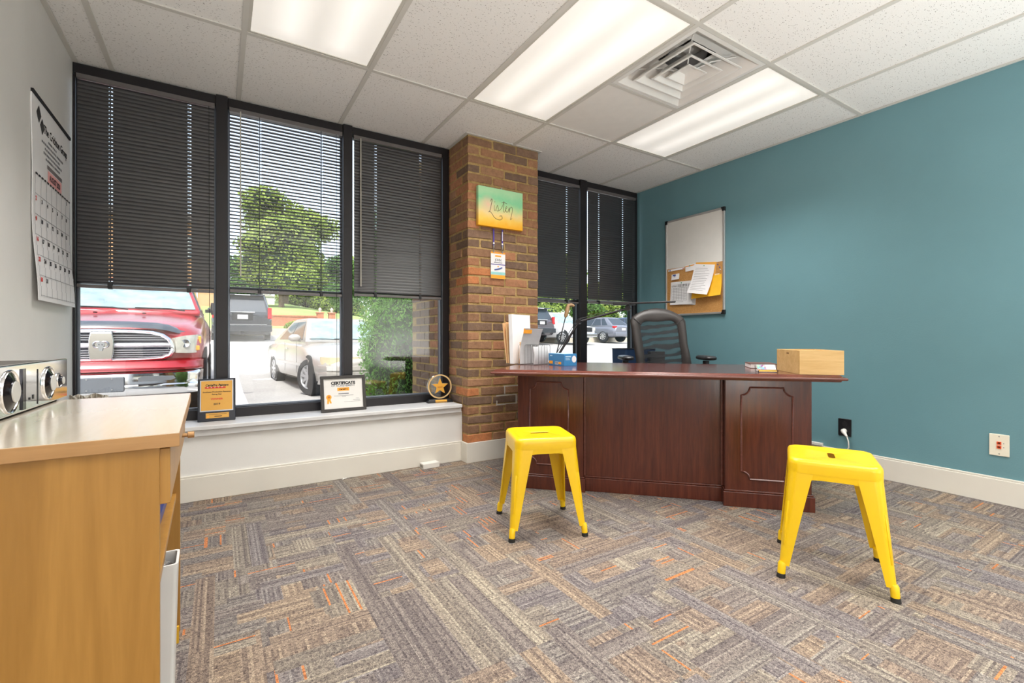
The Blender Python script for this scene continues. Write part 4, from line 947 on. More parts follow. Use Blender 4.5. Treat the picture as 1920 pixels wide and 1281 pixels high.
n = NT('clear_acrylic'); tr = n.N.new('ShaderNodeBsdfTransparent'); tr.inputs[0].default_value = (.93, .96, .97, 1); gl = n.N.new('ShaderNodeBsdfGlossy'); gl.inputs['Roughness'].default_value = .03
lw = n.N.new('ShaderNodeLayerWeight'); lw.inputs[0].default_value = .35; mx = n.N.new('ShaderNodeMixShader'); n.put(mx.inputs[0], n.math('ADD', .12, n.math('MULTIPLY', lw.outputs['Facing'], .6))); n.put(mx.inputs[1], tr.outputs[0]); n.put(mx.inputs[2], gl.outputs[0]); M_ACRYL = n.done(mx.outputs[0])
t = thing('star_trophy', 'clear round star trophy with a black base beside the pillar on the sill', 'trophy', (2.104, -.105, ZS), R(-8))
M_GOLDS = plain('gold_foil', rgb(238, 178, 74), .35, .35)
b = MB(); b.loft([rsq(.100, .006, 0, n=3, hy=.034), rsq(.100, .006, .008, n=3, hy=.034), rsq(.082, .005, .026, n=3, hy=.026)]); b.build('base', M_BLACK, t, smooth=35)
b = MB(); b.M = plane_M((.006, -.0315, .013), (1, 0, 0), (0, .25, 1)); b.box(-.046, -.010, 0, .044, .010, .0008); b.build('name_plate', M_GOLDS, t)
zc = .122; b = MB(); MM = plane_M((0, .011, zc), (1, 0, 0), (0, 0, 1)); b.lathe([(.0, 0), (.091, 0), (.096, .004), (.096, .018), (.091, .022), (.0, .022)], 40, MM, False, False); b.build('acrylic_disc', M_ACRYL, t, smooth=30)
b = MB(); b.lathe([(.083, .0222), (.093, .0222), (.093, .0236), (.083, .0236), (.083, .0222)], 40, MM, False, False); b.build('etched_ring', plain('frosted_gold', rgb(224, 190, 134), .4, .2), t, smooth=30)
star = [((.066 if k % 2 == 0 else .028) * math.cos(math.pi / 2 + k * math.pi / 5), (.066 if k % 2 == 0 else .028) * math.sin(math.pi / 2 + k * math.pi / 5)) for k in range(10)]
b = MB(); b.prism(star, .0225, .0265, 'z', MM); b.build('gold_star', M_GOLDS, t, bevel=.0008)
b = MB(); b.prism([(x * 1.04, y * 1.04) for x, y in star], -.004, -.0005, 'z', MM); b.build('silver_star', plain('silver_foil', rgb(188, 208, 226), .4, .3), t)
b = MB(); strip(b, plane_M((0, -.0165, zc - .004), (1, 0, 0), (0, 0, 1)), -.02, -.003, .02, .003); b.build('star_print', plain('brown_ink', rgb(190, 110, 40), .6), t)

# ---------------------------------------------------------------- odds by the skirting
t = thing('cable_raceway', 'white plastic box lying on the carpet against the front baseboard', 'raceway box', (1.935, YK - .052, 0), R(4))
b = MB(); b.loft([[(-.062, -.032, 0), (.062, -.032, 0), (.062, .032, 0), (-.062, .032, 0)], [(-.062, -.032, .034), (.062, -.032, .034), (.062, .032, .034), (-.062, .032, .034)], [(-.062, -.026, .034), (.056, -.026, .034), (.056, .026, .034), (-.062, .026, .034)]], True, True); b.build('shell', M_WHITEPL, t, bevel=.002)
b = MB(); b.box(-.0635, -.022, .008, -.060, .022, .026); b.build('open_end', plain('shadow_grey', rgb(150, 144, 136), .8), t)
o = MB().cyl((0, 0, .006), (-.02, -.010, .008), .0035, n=8).cyl((-.02, -.010, .008), (-.028, -.016, .010), .0055, n=8).build('cable_stub', M_WHITEPL, loc=(1.37, YK - .030, 0)); tag(o, 'short white cable end poking out under the front baseboard', 'cable')

# ---------------------------------------------------------------- maple cabinet at the left
M_MAPLE = wood('maple_veneer', rgb(150, 107, 46), rgb(174, 128, 62), (2.2, 2.2, .16), 0.38, 9)
M_MAPLESHEEN = wood('maple_top', rgb(216, 202, 180), rgb(226, 214, 196), (1.6, .2, 2), 0.24, 9, coat=0.9)  # whitish window reflection put into the top's base colour
CX, CYN, CYF = .608, -2.367, -1.620
cab = thing('storage_cabinet', 'maple storage cabinet with open shelf and drawer against the left wall', 'cabinet', (.004, CYN - .0115, 0), R(1.1))
cw, cd, ch = CX - .004, CYF - CYN, .740
b = MB(); b.box(0, 0, ch - .026, cw, cd, ch - .001); ctop = b.build('cabinet_top', wood('maple_edging', rgb(158, 116, 70), rgb(182, 140, 92), (.2, 2, 2), .35, 12), cab, bevel=.0015)
b = MB(); b.box(.001, .001, ch - .0012, cw - .001, cd - .001, ch); b.build('top_laminate', M_MAPLESHEEN, ctop)  # thin pale sheet carrying the painted window sheen
sx = .573
b = MB(); b.box(0, .012, 0, sx, .030, ch - .026); b.build('side_panel', M_MAPLE, cab, bevel=.001)
b = MB(); b.box(0, cd - .030, 0, sx + .004, cd - .012, ch - .026); b.build('side_panel', M_MAPLE, cab, bevel=.001)
b = MB(); b.box(0, .030, .0, .012, cd - .030, ch - .026); b.build('back_panel', M_MAPLE, cab)
b = MB(); b.box(.012, .030, .415, sx - .006, cd - .030, .433); b.build('shelf', M_MAPLE, cab, bevel=.001)
b = MB(); b.box(.012, .030, .612, sx - .004, cd - .030, .624); b.build('drawer_rail', M_MAPLE, cab)
b = MB(); b.box(sx - .002, .016, .606, sx + .016, cd - .016, ch - .030); dr = b.build('drawer', M_MAPLE, cab, bevel=.0015)
for yy in (.385,):
    b = MB(); b.M = Matrix.Translation((sx + .016, yy, .668)) @ Matrix.Rotation(R(90), 4, 'Y'); b.lathe([(.005, 0), (.005, .016), (.0085, .017), (.0085, .030), (.007, .031), (0, .031)], 12); b.build('knob', plain('brass_knob', rgb(180, 140, 96), .35, .6), dr, smooth=40)
# things kept inside it
M_ENAM = plain('grey_white_plastic', rgb(214, 214, 212), .35, var=.02)
t = thing('storage_box', 'narrow tall white plastic box inside the maple cabinet with foil on top', 'storage box', (.443, -2.1125, 0), R(1))
b = MB(); b.loft([rsq(.137, .008, 0, n=5, hy=.0395), rsq(.147, .008, .395, n=5, hy=.0435), rsq(.149, .009, .405, n=5, hy=.0455), rsq(.149, .009, .411, n=5, hy=.0455), rsq(.144, .007, .411, n=5, hy=.040), rsq(.134, .006, .02, n=5, hy=.036)]); b.build('box_body', M_ENAM, t, smooth=50)
n = NT('crumpled_foil'); M_FOIL = n.done(n.bsdf(rgb(214, 214, 216), .25, .9, normal=n.bump(n.voronoi(n.coords(), 60), 1.0, .02)))
b = MB(); b.sphere((0, 0, 0), .032, 16, 12, (1.3, .85, .8)); o = b.build('crumpled_foil', M_FOIL, smooth=30, loc=(.541, -2.1125, .385))
for v in o.data.vertices: v.co *= 1 + random.uniform(-.14, .14)
tag(o, 'ball of crumpled foil in the mouth of the narrow white box', 'foil')
GS = 'booklets on the cabinet shelf'
for k, (xx, w, h, m, lb, ct) in enumerate(((.490, .012, .024, M_BLUE, 'low dark blue folder at the front of the cabinet shelf', 'folder'), (.478, .010, .056, M_PAPER, 'white booklet beside the blue folder on the cabinet shelf', 'booklet'), (.465, .010, .078, plain('yellow_card', rgb(236, 190, 60), .6), 'yellow folder standing tallest on the cabinet shelf', 'folder'))):
    t = thing(['blue_folder', 'white_booklet', 'yellow_folder'][k], lb, ct, (xx + .046, -1.835, .4345)); t['group'] = GS
    b = MB(); b.box(-w / 2, -.10, 0, w / 2, .10, h); b.build('cover', plain('navy_cover', rgb(44, 62, 130), .4) if k == 0 else m, t, bevel=.001)
t = thing('yellow_envelope', 'yellow envelope corner poking out at the foot of the maple cabinet', 'envelope', (.50, -1.715, 0))
b = MB(); b.box(-.10, -.004, 0, .068, .004, .050); b.build('cover', plain('ochre_card', rgb(214, 164, 30), .6), t)

# chrome fronted stereo on the cabinet
t = thing('stereo_speaker', 'long chrome fronted stereo with round dials on the maple cabinet', 'stereo', (.292, -1.583, .740), R(-1.6))
SL_, SH = .80, .117
b = MB(); b.box(-.17, -SL_, .006, -.012, 0, SH - .004); b.build('case', plain('stereo_case', rgb(92, 88, 84), .5), t, bevel=.004)
b = MB(); b.box(-.012, -SL_, .004, 0, .004, SH); fr = b.build('chrome_front', M_CHROME, t, bevel=.004)
M_DARKM = plain('dark_mirror', rgb(38, 38, 44), .12, .6)
def dial(y, r, z=.058, cone_=True):
    Mx = Matrix.Translation((0, y, z)) @ Matrix.Rotation(R(90), 4, 'Y') @ Matrix.Diagonal((1.0, 1.0, 1, 1))
    b = MB(); b.lathe([(r * .98, -.002), (r, .001), (r * .96, .004), (r * .90, .003), (r * .88, .0005)], 36, Mx, False, False); d = b.build('dial_ring', M_CHROME, t, smooth=60)
    b = MB(); b.lathe([(r * .89, .0012), (r * .80, .0022), (r * .52, .008), (r * .50, .010)], 36, Mx, False, True); b.build('dial_well', M_DARKM, d, smooth=40)
    b = MB(); b.lathe([(r * .48, .0100), (r * .47, .0118), (0, .0120)], 30, Mx, False, False); b.build('dial_face', plain('silver_face', rgb(196, 196, 194), .4, .2), d, smooth=40)
for y, r in ((-.076, .021), (-.158, .044), (-.402, .049), (-.540, .049), (-.690, .044)): dial(y, r)
b = MB(); b.box(-.001, -.338, .010, .003, -.318, SH - .012); b.build('dark_strip', M_DARKM, fr)
b = MB(); b.box(-.001, -.236, .012, .0012, -.233, SH - .018); b.build('seam', M_BLACK, fr)
for q in (.022, .0): 
    b = MB(); b.box(-.001, -.290 + q, .028, .0014, -.284 + q, .034 + q * .2); b.build('button', M_BLACK, fr)
b = MB()
for sx_ in (-.15, -.02):
    for yy in (-.75, -.05): b.cyl((sx_, yy, 0), (sx_, yy, .008), .010, n=10)
tag(b.build('rubber_feet', M_RUBBER, t), kind='stuff')
# crumpled paper in the window corner
t = thing('crumpled_paper', 'crumpled grey and cream paper in the window corner behind the stereo', 'paper', (.085, -.21, ZSILL))
n = NT('creased_paper'); v = n.coords(); w = n.wave(n.mapping(v, (1, 1, .35), rot=(0, R(30), 0)), 18, 9, 3, 2); M_CREASE = n.done(n.bsdf(n.ramp(w, [(.2, rgb(170, 160, 144)), (.8, rgb(228, 222, 210))]), .7, normal=n.bump(w, .8, .01)))
vs = []; fs = []
for i in range(9):
    for j in range(9): vs.append((-.075 + .15 * i / 8 + random.uniform(-.006, .006), random.uniform(-.02, .02) + (j / 8) * .04, .195 * j / 8 + random.uniform(-.006, .006) * (j > 0)))
for i in range(8):
    for j in range(8): fs.append((i * 9 + j, i * 9 + 9 + j, i * 9 + 10 + j, i * 9 + j + 1))
b = MB(); b.add(vs, fs); o = b.build('sheets', M_CREASE, t); sm = o.modifiers.new('thick', 'SOLIDIFY'); sm.thickness = .008

# ---------------------------------------------------------------- wall calendar
t = thing('wall_calendar', 'large paper wall calendar for August on the left wall', 'calendar', (0, -.416, 1.517))
cwid, chei = .290, .440
rings = []
for k in range(13):
    z = -chei + 2 * chei * k / 12; f = 1 - k / 12
    xx = .004 + .010 * math.sin(f * 5.2) ** 2 * f + .016 * f ** 3
    rings.append([(xx - .002 * f, -cwid, z), (xx + .001, 0, z), (xx - .001, cwid, z), (xx - .003, cwid, z), (xx - .004, -cwid, z)])
b = MB(); b.loft(rings); b.build('sheets', M_PAPER, t, smooth=60)
b = MB(); b.box(.001, -cwid - .002, chei - .004, .010, cwid + .002, chei + .010); b.build('binding_strip', M_INK, t)
def cxo(z):
    f = 1 - (z + chei) / (2 * chei); return .004 + .010 * math.sin(f * 5.2) ** 2 * f + .016 * f ** 3 + .0016
def CM(y, z): return plane_M((cxo(z), y, z), (0, 1, 0), (0, 0, 1))
b = MB()
for (y, z, s_) in ((-.205, .375, .030), (-.160, .335, .028)): b.prism([(-s_, 0), (0, s_ * 1.25), (s_, 0), (0, -s_ * 1.25)], 0, .0006, 'z', CM(y, z))
b.build('diamond_logo', plain('charcoal_ink', rgb(58, 58, 60), .6), t)
b = MB(); text(b, 'The Crichton Group', .054, CM(.050, .335), width=.37, bold=.0004); b.build('heading_lettering', M_INK, t)
b = MB()
for k, (z, L) in enumerate(((.295, .15), (.272, .34), (.250, .26), (.228, .30), (.206, .24))):
    for j in range(int(L / .022)): strip(b, CM(0, z), -L / 2 + j * .022, -.005, -L / 2 + j * .022 + random.uniform(.010, .018), .005)
b.build('small_lettering', M_GREYINK, t)
b = MB(); strip(b, CM(.0, .140), -.095, -.030, .12, .022, .0003); b.build('pink_banner', M_PINK, t)
b = MB(); text(b, 'AUGUST 2020', .036, CM(.012, .134), width=.17, bold=.0016); b.build('month_lettering', M_INK, t)
b = MB(); strip(b, CM(.0, .178), -.10, -.010, .13, .008); b.build('month_bar', plain('mid_grey_ink', rgb(128, 122, 124), .6), t)
gy0, gdy = .100, .0870; cols = [-cwid + .02 + (2 * cwid - .04) * k / 7 for k in range(8)]
b = MB()
for q in range(14): strip(b, CM(-cwid + .02 + q * .0393 + .018, gy0 + .004), -.012, -.004, .014, .004)
b.build('dashed_rule', M_INK, t)
b = MB()
for k in range(1, 7):
    z = gy0 - k * gdy + .004
    for j in range(7): strip(b, CM((cols[j] + cols[j + 1]) / 2, z), -.0392, -.0008, .0392, .0008)
for x in cols:
    for k in range(12):
        z = gy0 - (k + .5) * gdy / 2; strip(b, CM(x, z), -.0006, -gdy / 4, .0006, gdy / 4)
b.build('grid_rules', M_GREYINK, t)
br, bk_ = MB(), MB()
for day in range(1, 32):
    row, colm = (day + 5) // 7, (day + 5) % 7
    text(br if colm == 0 else bk_, str(day), .026, CM(cols[colm] + .018, gy0 - row * gdy - .016), bold=.0006)
tag(br.build('sunday_numbers', M_REDINK, t), kind='stuff'); tag(bk_.build('day_numbers', M_INK, t), kind='stuff')

# ================================================================ outdoors
GYS, GZS = (0, 7, 9, 12, 17, 20, 22, 30, 60, 140), (-.12, -.10, .02, .32, .78, 1.02, 1.30, 2.7, 5.5, 9.0)
def gz(x, y):
    z = float(np.interp(y, GYS, GZS)); return z * (1 - .40 * min(1, max(0, (x - 6) / 10))) if z > 0 else z
n = NT('parking_concrete'); p = n.pos(); f = n.noise(p, .7, 5, .6); g = n.noise(p, 30, 3, .6)
col = n.mix(.35, n.ramp(f, [(.3, rgb(158, 155, 152)), (.7, rgb(182, 179, 175))]), n.ramp(g, [(.3, rgb(136, 134, 132)), (.7, rgb(194, 192, 188))])); M_CONC = n.done(n.bsdf(col, .9, 0, .2, n.bump(g, .3, .01)))
n = NT('lawn_grass'); p = n.pos(); f = n.noise(p, .5, 4, .6); g = n.noise(p, 24, 3, .6)
col = n.mix(.5, n.ramp(f, [(.3, rgb(134, 156, 96)), (.7, rgb(166, 182, 124))]), n.ramp(g, [(.3, rgb(98, 128, 58)), (.7, rgb(178, 196, 120))])); M_LAWN = n.done(n.bsdf(col, .9, 0, .1, n.bump(g, .6, .03)))
def terrain(name, xs, ys, mat, dz=0.0):
    b = MB(); vs = [(x, y, gz(x, y) + dz) for y in ys for x in xs] + [(x, y, gz(x, y) - .4) for y in ys for x in xs]; nx, ny = len(xs), len(ys); o = nx * ny; fs = []
    for j in range(ny - 1):
        for i in range(nx - 1):
            a = j * nx + i; fs += [(a, a + 1, a + nx + 1, a + nx), (o + a, o + a + nx, o + a + nx + 1, o + a + 1)]
    for j in range(ny - 1): fs += [(j * nx, (j + 1) * nx, o + (j + 1) * nx, o + j * nx), (j * nx + nx - 1, o + j * nx + nx - 1, o + (j + 1) * nx + nx - 1, (j + 1) * nx + nx - 1)]
    for i in range(nx - 1): fs += [(i, o + i, o + i + 1, i + 1), ((ny - 1) * nx + i, (ny - 1) * nx + i + 1, o + (ny - 1) * nx + i + 1, o + (ny - 1) * nx + i)]
    b.add(vs, fs); return struct(b.build(name, mat, smooth=30))
XS = [-60, -20, -8, 0, 3, 6, 8, 10, 12, 14, 16, 20, 26, 40, 70]
terrain('parking_lot', XS, [.12, 2, 5, 7, 8, 9, 10.5, 12, 14, 17, 20], M_CONC)
terrain('lawn', XS, [20.3, 22, 25, 30, 40, 60, 140], M_LAWN)
M_CURB = plain('curb_concrete', rgb(196, 186, 168), .9, var=.08, bump=.3)
b = MB()
for i in range(24):
    x0 = -20 + i * 2.5; z = gz(x0 + 1.25, 20.1); b.box(x0, 20.0, z - .2, x0 + 2.49, 20.35, z + .30)
struct(b.build('curb', M_CURB))
b = MB(); ys = [3.6, 5, 6.5, 8, 9.5, 11]
for a_, b_ in zip(ys[:-1], ys[1:]):
    b.add([(.83, a_ + .01, gz(1, a_) + .012), (1.05, a_ + .01, gz(1, a_) + .012), (1.05, b_, gz(1, b_) + .012), (.83, b_, gz(1, b_) + .012), (.83, a_ + .01, gz(1, a_) - .02), (1.05, a_ + .01, gz(1, a_) - .02), (1.05, b_, gz(1, b_) - .02), (.83, b_, gz(1, b_) - .02)], [(0, 1, 2, 3), (0, 4, 5, 1), (1, 5, 6, 2), (2, 6, 7, 3), (3, 7, 4, 0)])
o = b.build('pavement_strip', plain('pale_strip', rgb(226, 224, 220), .8, var=.04)); o['kind'] = 'structure'

# ---- foliage
def m_leaf(name, c1, c2):
    n = NT(name); f = n.noise(n.pos(), 1.1, 3, .6); g = n.noise(n.pos(), 9, 2, .6); r = n.rand()
    col = n.ramp(n.math('ADD', n.math('MULTIPLY', f, .55), n.math('MULTIPLY', g, .45)), [(.34, c1), (.64, c2)])
    d = n.bsdf(col, .55, 0, .25); tl = n.N.new('ShaderNodeBsdfTranslucent'); n.put(tl.inputs[0], col); mx = n.N.new('ShaderNodeMixShader'); mx.inputs[0].default_value = .35
    n.put(mx.inputs[1], d); n.put(mx.inputs[2], tl.outputs[0]); return n.done(mx.outputs[0])
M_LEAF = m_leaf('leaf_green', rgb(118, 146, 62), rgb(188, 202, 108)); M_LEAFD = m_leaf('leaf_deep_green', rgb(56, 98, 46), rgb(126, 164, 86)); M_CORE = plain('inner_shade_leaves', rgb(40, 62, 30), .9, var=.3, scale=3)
M_BARK = plain('bark', rgb(104, 88, 74), .95, var=.2, scale=6, bump=.6)
def leaf_mesh(name, blobs, count, size, mat, asp=.55, up=0.0, shell=(.72, 1.04)):
    vols = np.array([r[0] * r[1] * r[2] for _, r in blobs]) ** (2 / 3); vols /= vols.sum(); idx = rng.choice(len(blobs), count, p=vols)
    C_ = np.array([b_[0] for b_ in blobs])[idx]; Rr = np.array([b_[1] for b_ in blobs])[idx]
    d = rng.normal(size=(count, 3)); d /= np.linalg.norm(d, axis=1)[:, None]
    P = C_ + Rr * d * rng.uniform(shell[0], shell[1], (count, 1))
    a = rng.normal(size=(count, 3)); a[:, 2] += up; a /= np.linalg.norm(a, axis=1)[:, None]
    q = np.cross(a, d + rng.normal(size=(count, 3)) * .7); q /= np.linalg.norm(q, axis=1)[:, None] + 1e-9
    s_ = size * rng.uniform(.6, 1.3, (count, 1)); nrm = np.cross(a, q)
    V = np.stack([P - a * s_, P + q * s_ * asp + nrm * s_ * .15, P + a * s_, P - q * s_ * asp + nrm * s_ * .15], 1).reshape(-1, 3)
    me = bpy.data.meshes.new(name); me.vertices.add(count * 4); me.vertices.foreach_set('co', V.ravel()); me.loops.add(count * 4); me.loops.foreach_set('vertex_index', np.arange(count * 4, dtype=np.int32))
    me.polygons.add(count); me.polygons.foreach_set('loop_start', np.arange(0, count * 4, 4, dtype=np.int32)); me.polygons.foreach_set('loop_total', np.full(count, 4, dtype=np.int32)); me.update(); me.validate(); me.materials.append(mat); return me
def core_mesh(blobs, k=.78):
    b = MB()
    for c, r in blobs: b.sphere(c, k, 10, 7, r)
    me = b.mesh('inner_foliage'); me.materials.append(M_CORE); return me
def crown(n_, w, h, zc, seed):
    rs = random.Random(seed); out = [((0, 0, zc), (w * .34, w * .34, h * .40))]
    for k in range(n_):
        a = 2 * math.pi * k / n_ * 1.618 * 2; zz = rs.uniform(-.36, .36); rad = w * .30 * math.sqrt(max(.1, 1 - (zz / .5) ** 2)) * rs.uniform(.8, 1.15)
        out.append(((rad * math.cos(a), rad * math.sin(a), zc + zz * h), (w * rs.uniform(.15, .24), w * rs.uniform(.15, .24), h * rs.uniform(.11, .18))))
    return out
b1_ = crown(17, 9.4, 8.6, 6.4, 3); b2_ = crown(14, 8.0, 8.0, 4.8, 5)
LM1 = leaf_mesh('leaves', b1_, 11000, .20, M_LEAF); CM1 = core_mesh(b1_, .70); LM2 = leaf_mesh('leaves', b2_, 8000, .22, M_LEAFD); CM2 = core_mesh(b2_, .74)
def tree(name, label, x, y, s_, kind, rz=0.0, group=None, dz=0.0):
    t = thing(name, label, 'tree', (x, y, gz(x, y) + dz), rz, group); t.scale = (s_, s_, s_)
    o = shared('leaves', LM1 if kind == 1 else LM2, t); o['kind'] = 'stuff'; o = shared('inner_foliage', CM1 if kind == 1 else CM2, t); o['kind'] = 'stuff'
    b = MB(); b.tube([(0, 0, -.5), (.05, 0, 1.2), (0, .06, 2.6), (.05, 0, 5.0)], [.36, .30, .26, .15], 10)
    for k in range(3): a = k * 2.1 + .4; b.tube([(.02, .03, 2.4), (math.cos(a) * .9, math.sin(a) * .9, 3.8), (math.cos(a) * 2, math.sin(a) * 2, 5.4)], [.16, .11, .05], 7)
    b.build('trunk', M_BARK, t, smooth=60); return t
tree('shade_tree', 'large round green tree seen through the open blind', 6.0, 46.0, 1.0, 1, .6)
tree('lawn_tree', 'tree with a bare trunk on the lawn between the sign and the sedan roof', 4.6, 35.0, .62, 1, 2.0, dz=-.2)
for k, (x, y, s_, kd, lb) in enumerate(((9.9, 60, .80, 1, 'low leafy tree right of the bare trunk on the lawn'), (3.3, 56, .75, 2, 'dark tree low behind the white shed'), (-1.6, 67, .8, 1, 'pale tree far behind the black car'), (15.2, 70, 1.15, 1, 'tall pale tree behind the mullion right of the sedan'))):
    tree('lawn_tree', lb, x, y, s_, kd, 1.1 * k, dz=-2.6 * s_)
GT = 'trees along the far side of the parking lot'
spots = [(-9, 56, .9, 2), (10.4, 39, .62, 2), (17.0, 47, .85, 1), (8.4, 33, .30, 2), (13.2, 34.5, .44, 2), (15.5, 29, .34, 1), (18.6, 30.5, .40, 2), (21.6, 28.2, .36, 2), (24.8, 30, .42, 1), (28.2, 28.2, .40, 2), (31.8, 30, .46, 1), (35.6, 28.4, .46, 2), (26, 41, .9, 2), (35, 42, .9, 1), (44, 37, .9, 2)]
TL = ['distant dark tree beyond the tan brick building', 'dark green tree just right of the large round tree', 'tall pale tree far behind the sedan roof', 'small dark tree right of the brick gate posts', 'dark tree behind the evergreen bush',
      'pale tree behind the brick pillar', 'dark green tree above the dark grey vehicle', 'rounded dark tree above the white pickup', 'pale green tree above the slate crossover', 'dark tree above the blue car', 'pale tree at the right end of the tree belt by the chair', 'dark tree hidden beyond the teal wall end',
      'tall distant dark tree above the parked cars', 'tall distant pale tree at the right', 'farthest tall dark tree on the right']
for k, (x, y, s_, kd) in enumerate(spots): tree('roadside_tree', TL[k], x, y, s_, kd, k * 1.3, GT, -.6 * s_)
# big evergreen bush by the window
eb = [((0, 0, 1.25), (.80, .72, 1.25)), ((.55, -.25, 1.0), (.62, .55, .95)), ((-.42, -.42, .80), (.50, .45, .80)), ((.15, -.55, 1.65), (.60, .48, .70)), ((-.1, .2, 2.15), (.62, .62, .75)), ((.62, -.3, 1.95), (.50, .45, .75)), ((.05, -.66, .75), (.48, .36, .70)), ((.75, .2, 2.4), (.45, .45, .6))]
M_EVER = m_leaf('evergreen_sprays', rgb(50, 104, 44), rgb(138, 186, 92))
t = thing('evergreen_bush', 'tall bright evergreen bush outside the third window by the pillar', 'bush', (2.95, 2.35, gz(3, 2.3)))
o = shared('sprays', leaf_mesh('sprays', eb, 70000, .025, M_EVER, .34, .9, (.80, 1.06)), t); o['kind'] = 'stuff'; o = shared('inner_foliage', core_mesh(eb, .86), t); o['kind'] = 'stuff'
b = MB(); b.tube([(0, 0, -.05), (.02, 0, .6), (0, 0, 1.6)], [.07, .06, .03], 8); b.build('stem', M_BARK, t)
# planting and low brick wall beyond the lot
hb = [((x, random.uniform(-.1, .1), .25 + random.uniform(-.04, .04)), (.55, .45, .32)) for x in np.arange(.4, 4.4, .6)]
t = thing('low_hedge', 'low yellow green hedge above the kerb beyond the black car', 'hedge', (3.4, 20.95, gz(3.4, 20.6)))
o = shared('leaves', leaf_mesh('leaves', hb, 6000, .07, M_LEAF), t); o['kind'] = 'stuff'; o = shared('inner_foliage', core_mesh(hb, .86), t); o['kind'] = 'stuff'
M_TERRA = plain('terracotta_brick', rgb(176, 110, 84), .9, var=.14, scale=8, bump=.4)
t = thing('garden_wall', 'low terracotta brick garden wall with two posts beyond the hedge', 'wall', (4.3, 23.4, 1.55))
b = MB(); b.box(-3.3, -.12, -.4, .95, .12, .47); b.build('coping_wall', M_TERRA, t)
b = MB()
for k in range(28): b.box(-3.3 + k * .15, -.16, .47, -3.3 + k * .15 + .14, .16, .54)
tag(b.build('coping_bricks', M_TERRA, t), kind='stuff')
for x in (.98, 1.58):
    b = MB(); b.box(x - .16, -.17, -.4, x + .16, .17, .68); b.box(x - .20, -.21, .68, x + .20, .21, .74); p = b.build('post', M_TERRA, t)
    b = MB(); b.lathe([(.09, .74), (.05, .78), (.08, .84), (.09, .90), (.05, .96), (.0, 1.0)], 10, Matrix.Translation((x, 0, 0))); b.build('finial', M_CURB, p, smooth=50)
t = thing('white_shed', 'small white shed on the lawn above the black car', 'shed', (4.05, 41.5, gz(4, 41.5) - .1))
b = MB(); b.box(-.62, -.5, 0, .62, .5, .72); b.build('wall', M_PAPER, t); b = MB(); b.prism([(-.7, .72), (.7, .72), (0, .98)], -.58, .58, 'y'); b.build('roof', plain('pale_roof', rgb(206, 204, 200), .7), t); b = MB(); b.box(-.12, -.52, 0, .14, -.49, .5); b.build('door', plain('shed_door', rgb(214, 214, 216), .6), t)
# tan building beyond the pickup
M_TANB = plain('tan_brick', rgb(190, 148, 112), .9, var=.06, scale=3)
t = thing('brick_building', 'tan brick building with white windows beyond the red pickup', 'building', (-6.2, 33.0, gz(0, 33) - 1.2))
b = MB(); b.box(-8, 0, 0, 6.9, 9, 6.5); b.build('wall', M_TANB, t); b = MB(); b.box(-8.3, -.3, 6.5, 7.2, 9.3, 6.9); b.build('roof', plain('building_roof', rgb(120, 112, 108), .8), t)
for k in range(6):
    for z in (1.1, 4.2):
        x = -7.0 + k * 2.35; b = MB(); b.box(x, -.06, z, x + .95, .02, z + 1.5); w_ = b.build('window', M_PAPER, t); b = MB(); b.box(x + .08, -.08, z + .08, x + .43, -.05, z + 1.42); b.box(x + .52, -.08, z + .08, x + .87, -.05, z + 1.42); b.build('pane', plain('building_glass', rgb(120, 136, 146), .1), w_)

# ---- vehicles
M_CARGLASS = plain('car_glass', rgb(52, 60, 68), .04, .0, var=.02, spec=.9); M_CARGLASSL = plain('car_glass_pale', rgb(140, 160, 162), .06, .0, var=.25, scale=5, spec=.8)
M_TYRE = plain('tyre', rgb(44, 44, 46), .85); M_RIM = plain('wheel_silver', rgb(190, 190, 192), .3, .6); M_UNDER = plain('underbody', rgb(30, 30, 32), .8); M_TAIL = plain('tail_lamp', rgb(196, 44, 50), .2); M_HEAD = plain('head_lamp', rgb(206, 204, 192), .08, .2, var=.12, scale=20); M_AMBER = plain('amber_lamp', rgb(236, 168, 60), .2)
def paint(name, c, metal=.35, rough=.25): return plain(name, c, rough, metal, var=.02, coat=.6)
def ring_body(y, zt, w, zb, crown_=.03):
    h = [(0, zt), (.5 * w, zt - crown_ * .25), (.82 * w, zt - crown_), (.95 * w, zt - crown_ - .07), (w, zt - .26), (w * .995, zb + .22), (w * .96, zb + .06), (w * .86, zb)]
    return [(x, y, z) for x, z in h] + [(-x, y, z) for x, z in reversed(h[1:])]
def wheel(t, x, y, r, width, steer=0.0, spokes=9, holes=True):
    s_ = 1 if x > 0 else -1; M = Matrix.Translation((x, y, r)) @ Matrix.Rotation(steer, 4, 'Z') @ Matrix.Rotation(R(90) * s_, 4, 'Y')
    b = MB(); b.lathe([(r * .64, -width), (r * .92, -width), (r, -width * .85), (r, -.03), (r * .96, -.008), (r * .70, 0), (r * .66, -.02), (r * .62, -.06)], 28, M, True, True); w_ = b.build('wheel', M_TYRE, t, smooth=35)
    b = MB(); b.lathe([(r * .67, -.012), (r * .63, .0), (r * .58, -.022), (r * .56, -.05), (0, -.05)], 28, M, False, False)
    for k in range(spokes):
        a = 2 * math.pi * k / spokes; b.box(r * .10, -r * .075, -.04, r * .60, r * .075, -.006, M @ Matrix.Rotation(a, 4, 'Z'))
    b.lathe([(r * .18, -.03), (r * .16, .002), (0, .006)], 14, M, False, False); b.build('rim', M_RIM, w_, smooth=35)
    return w_
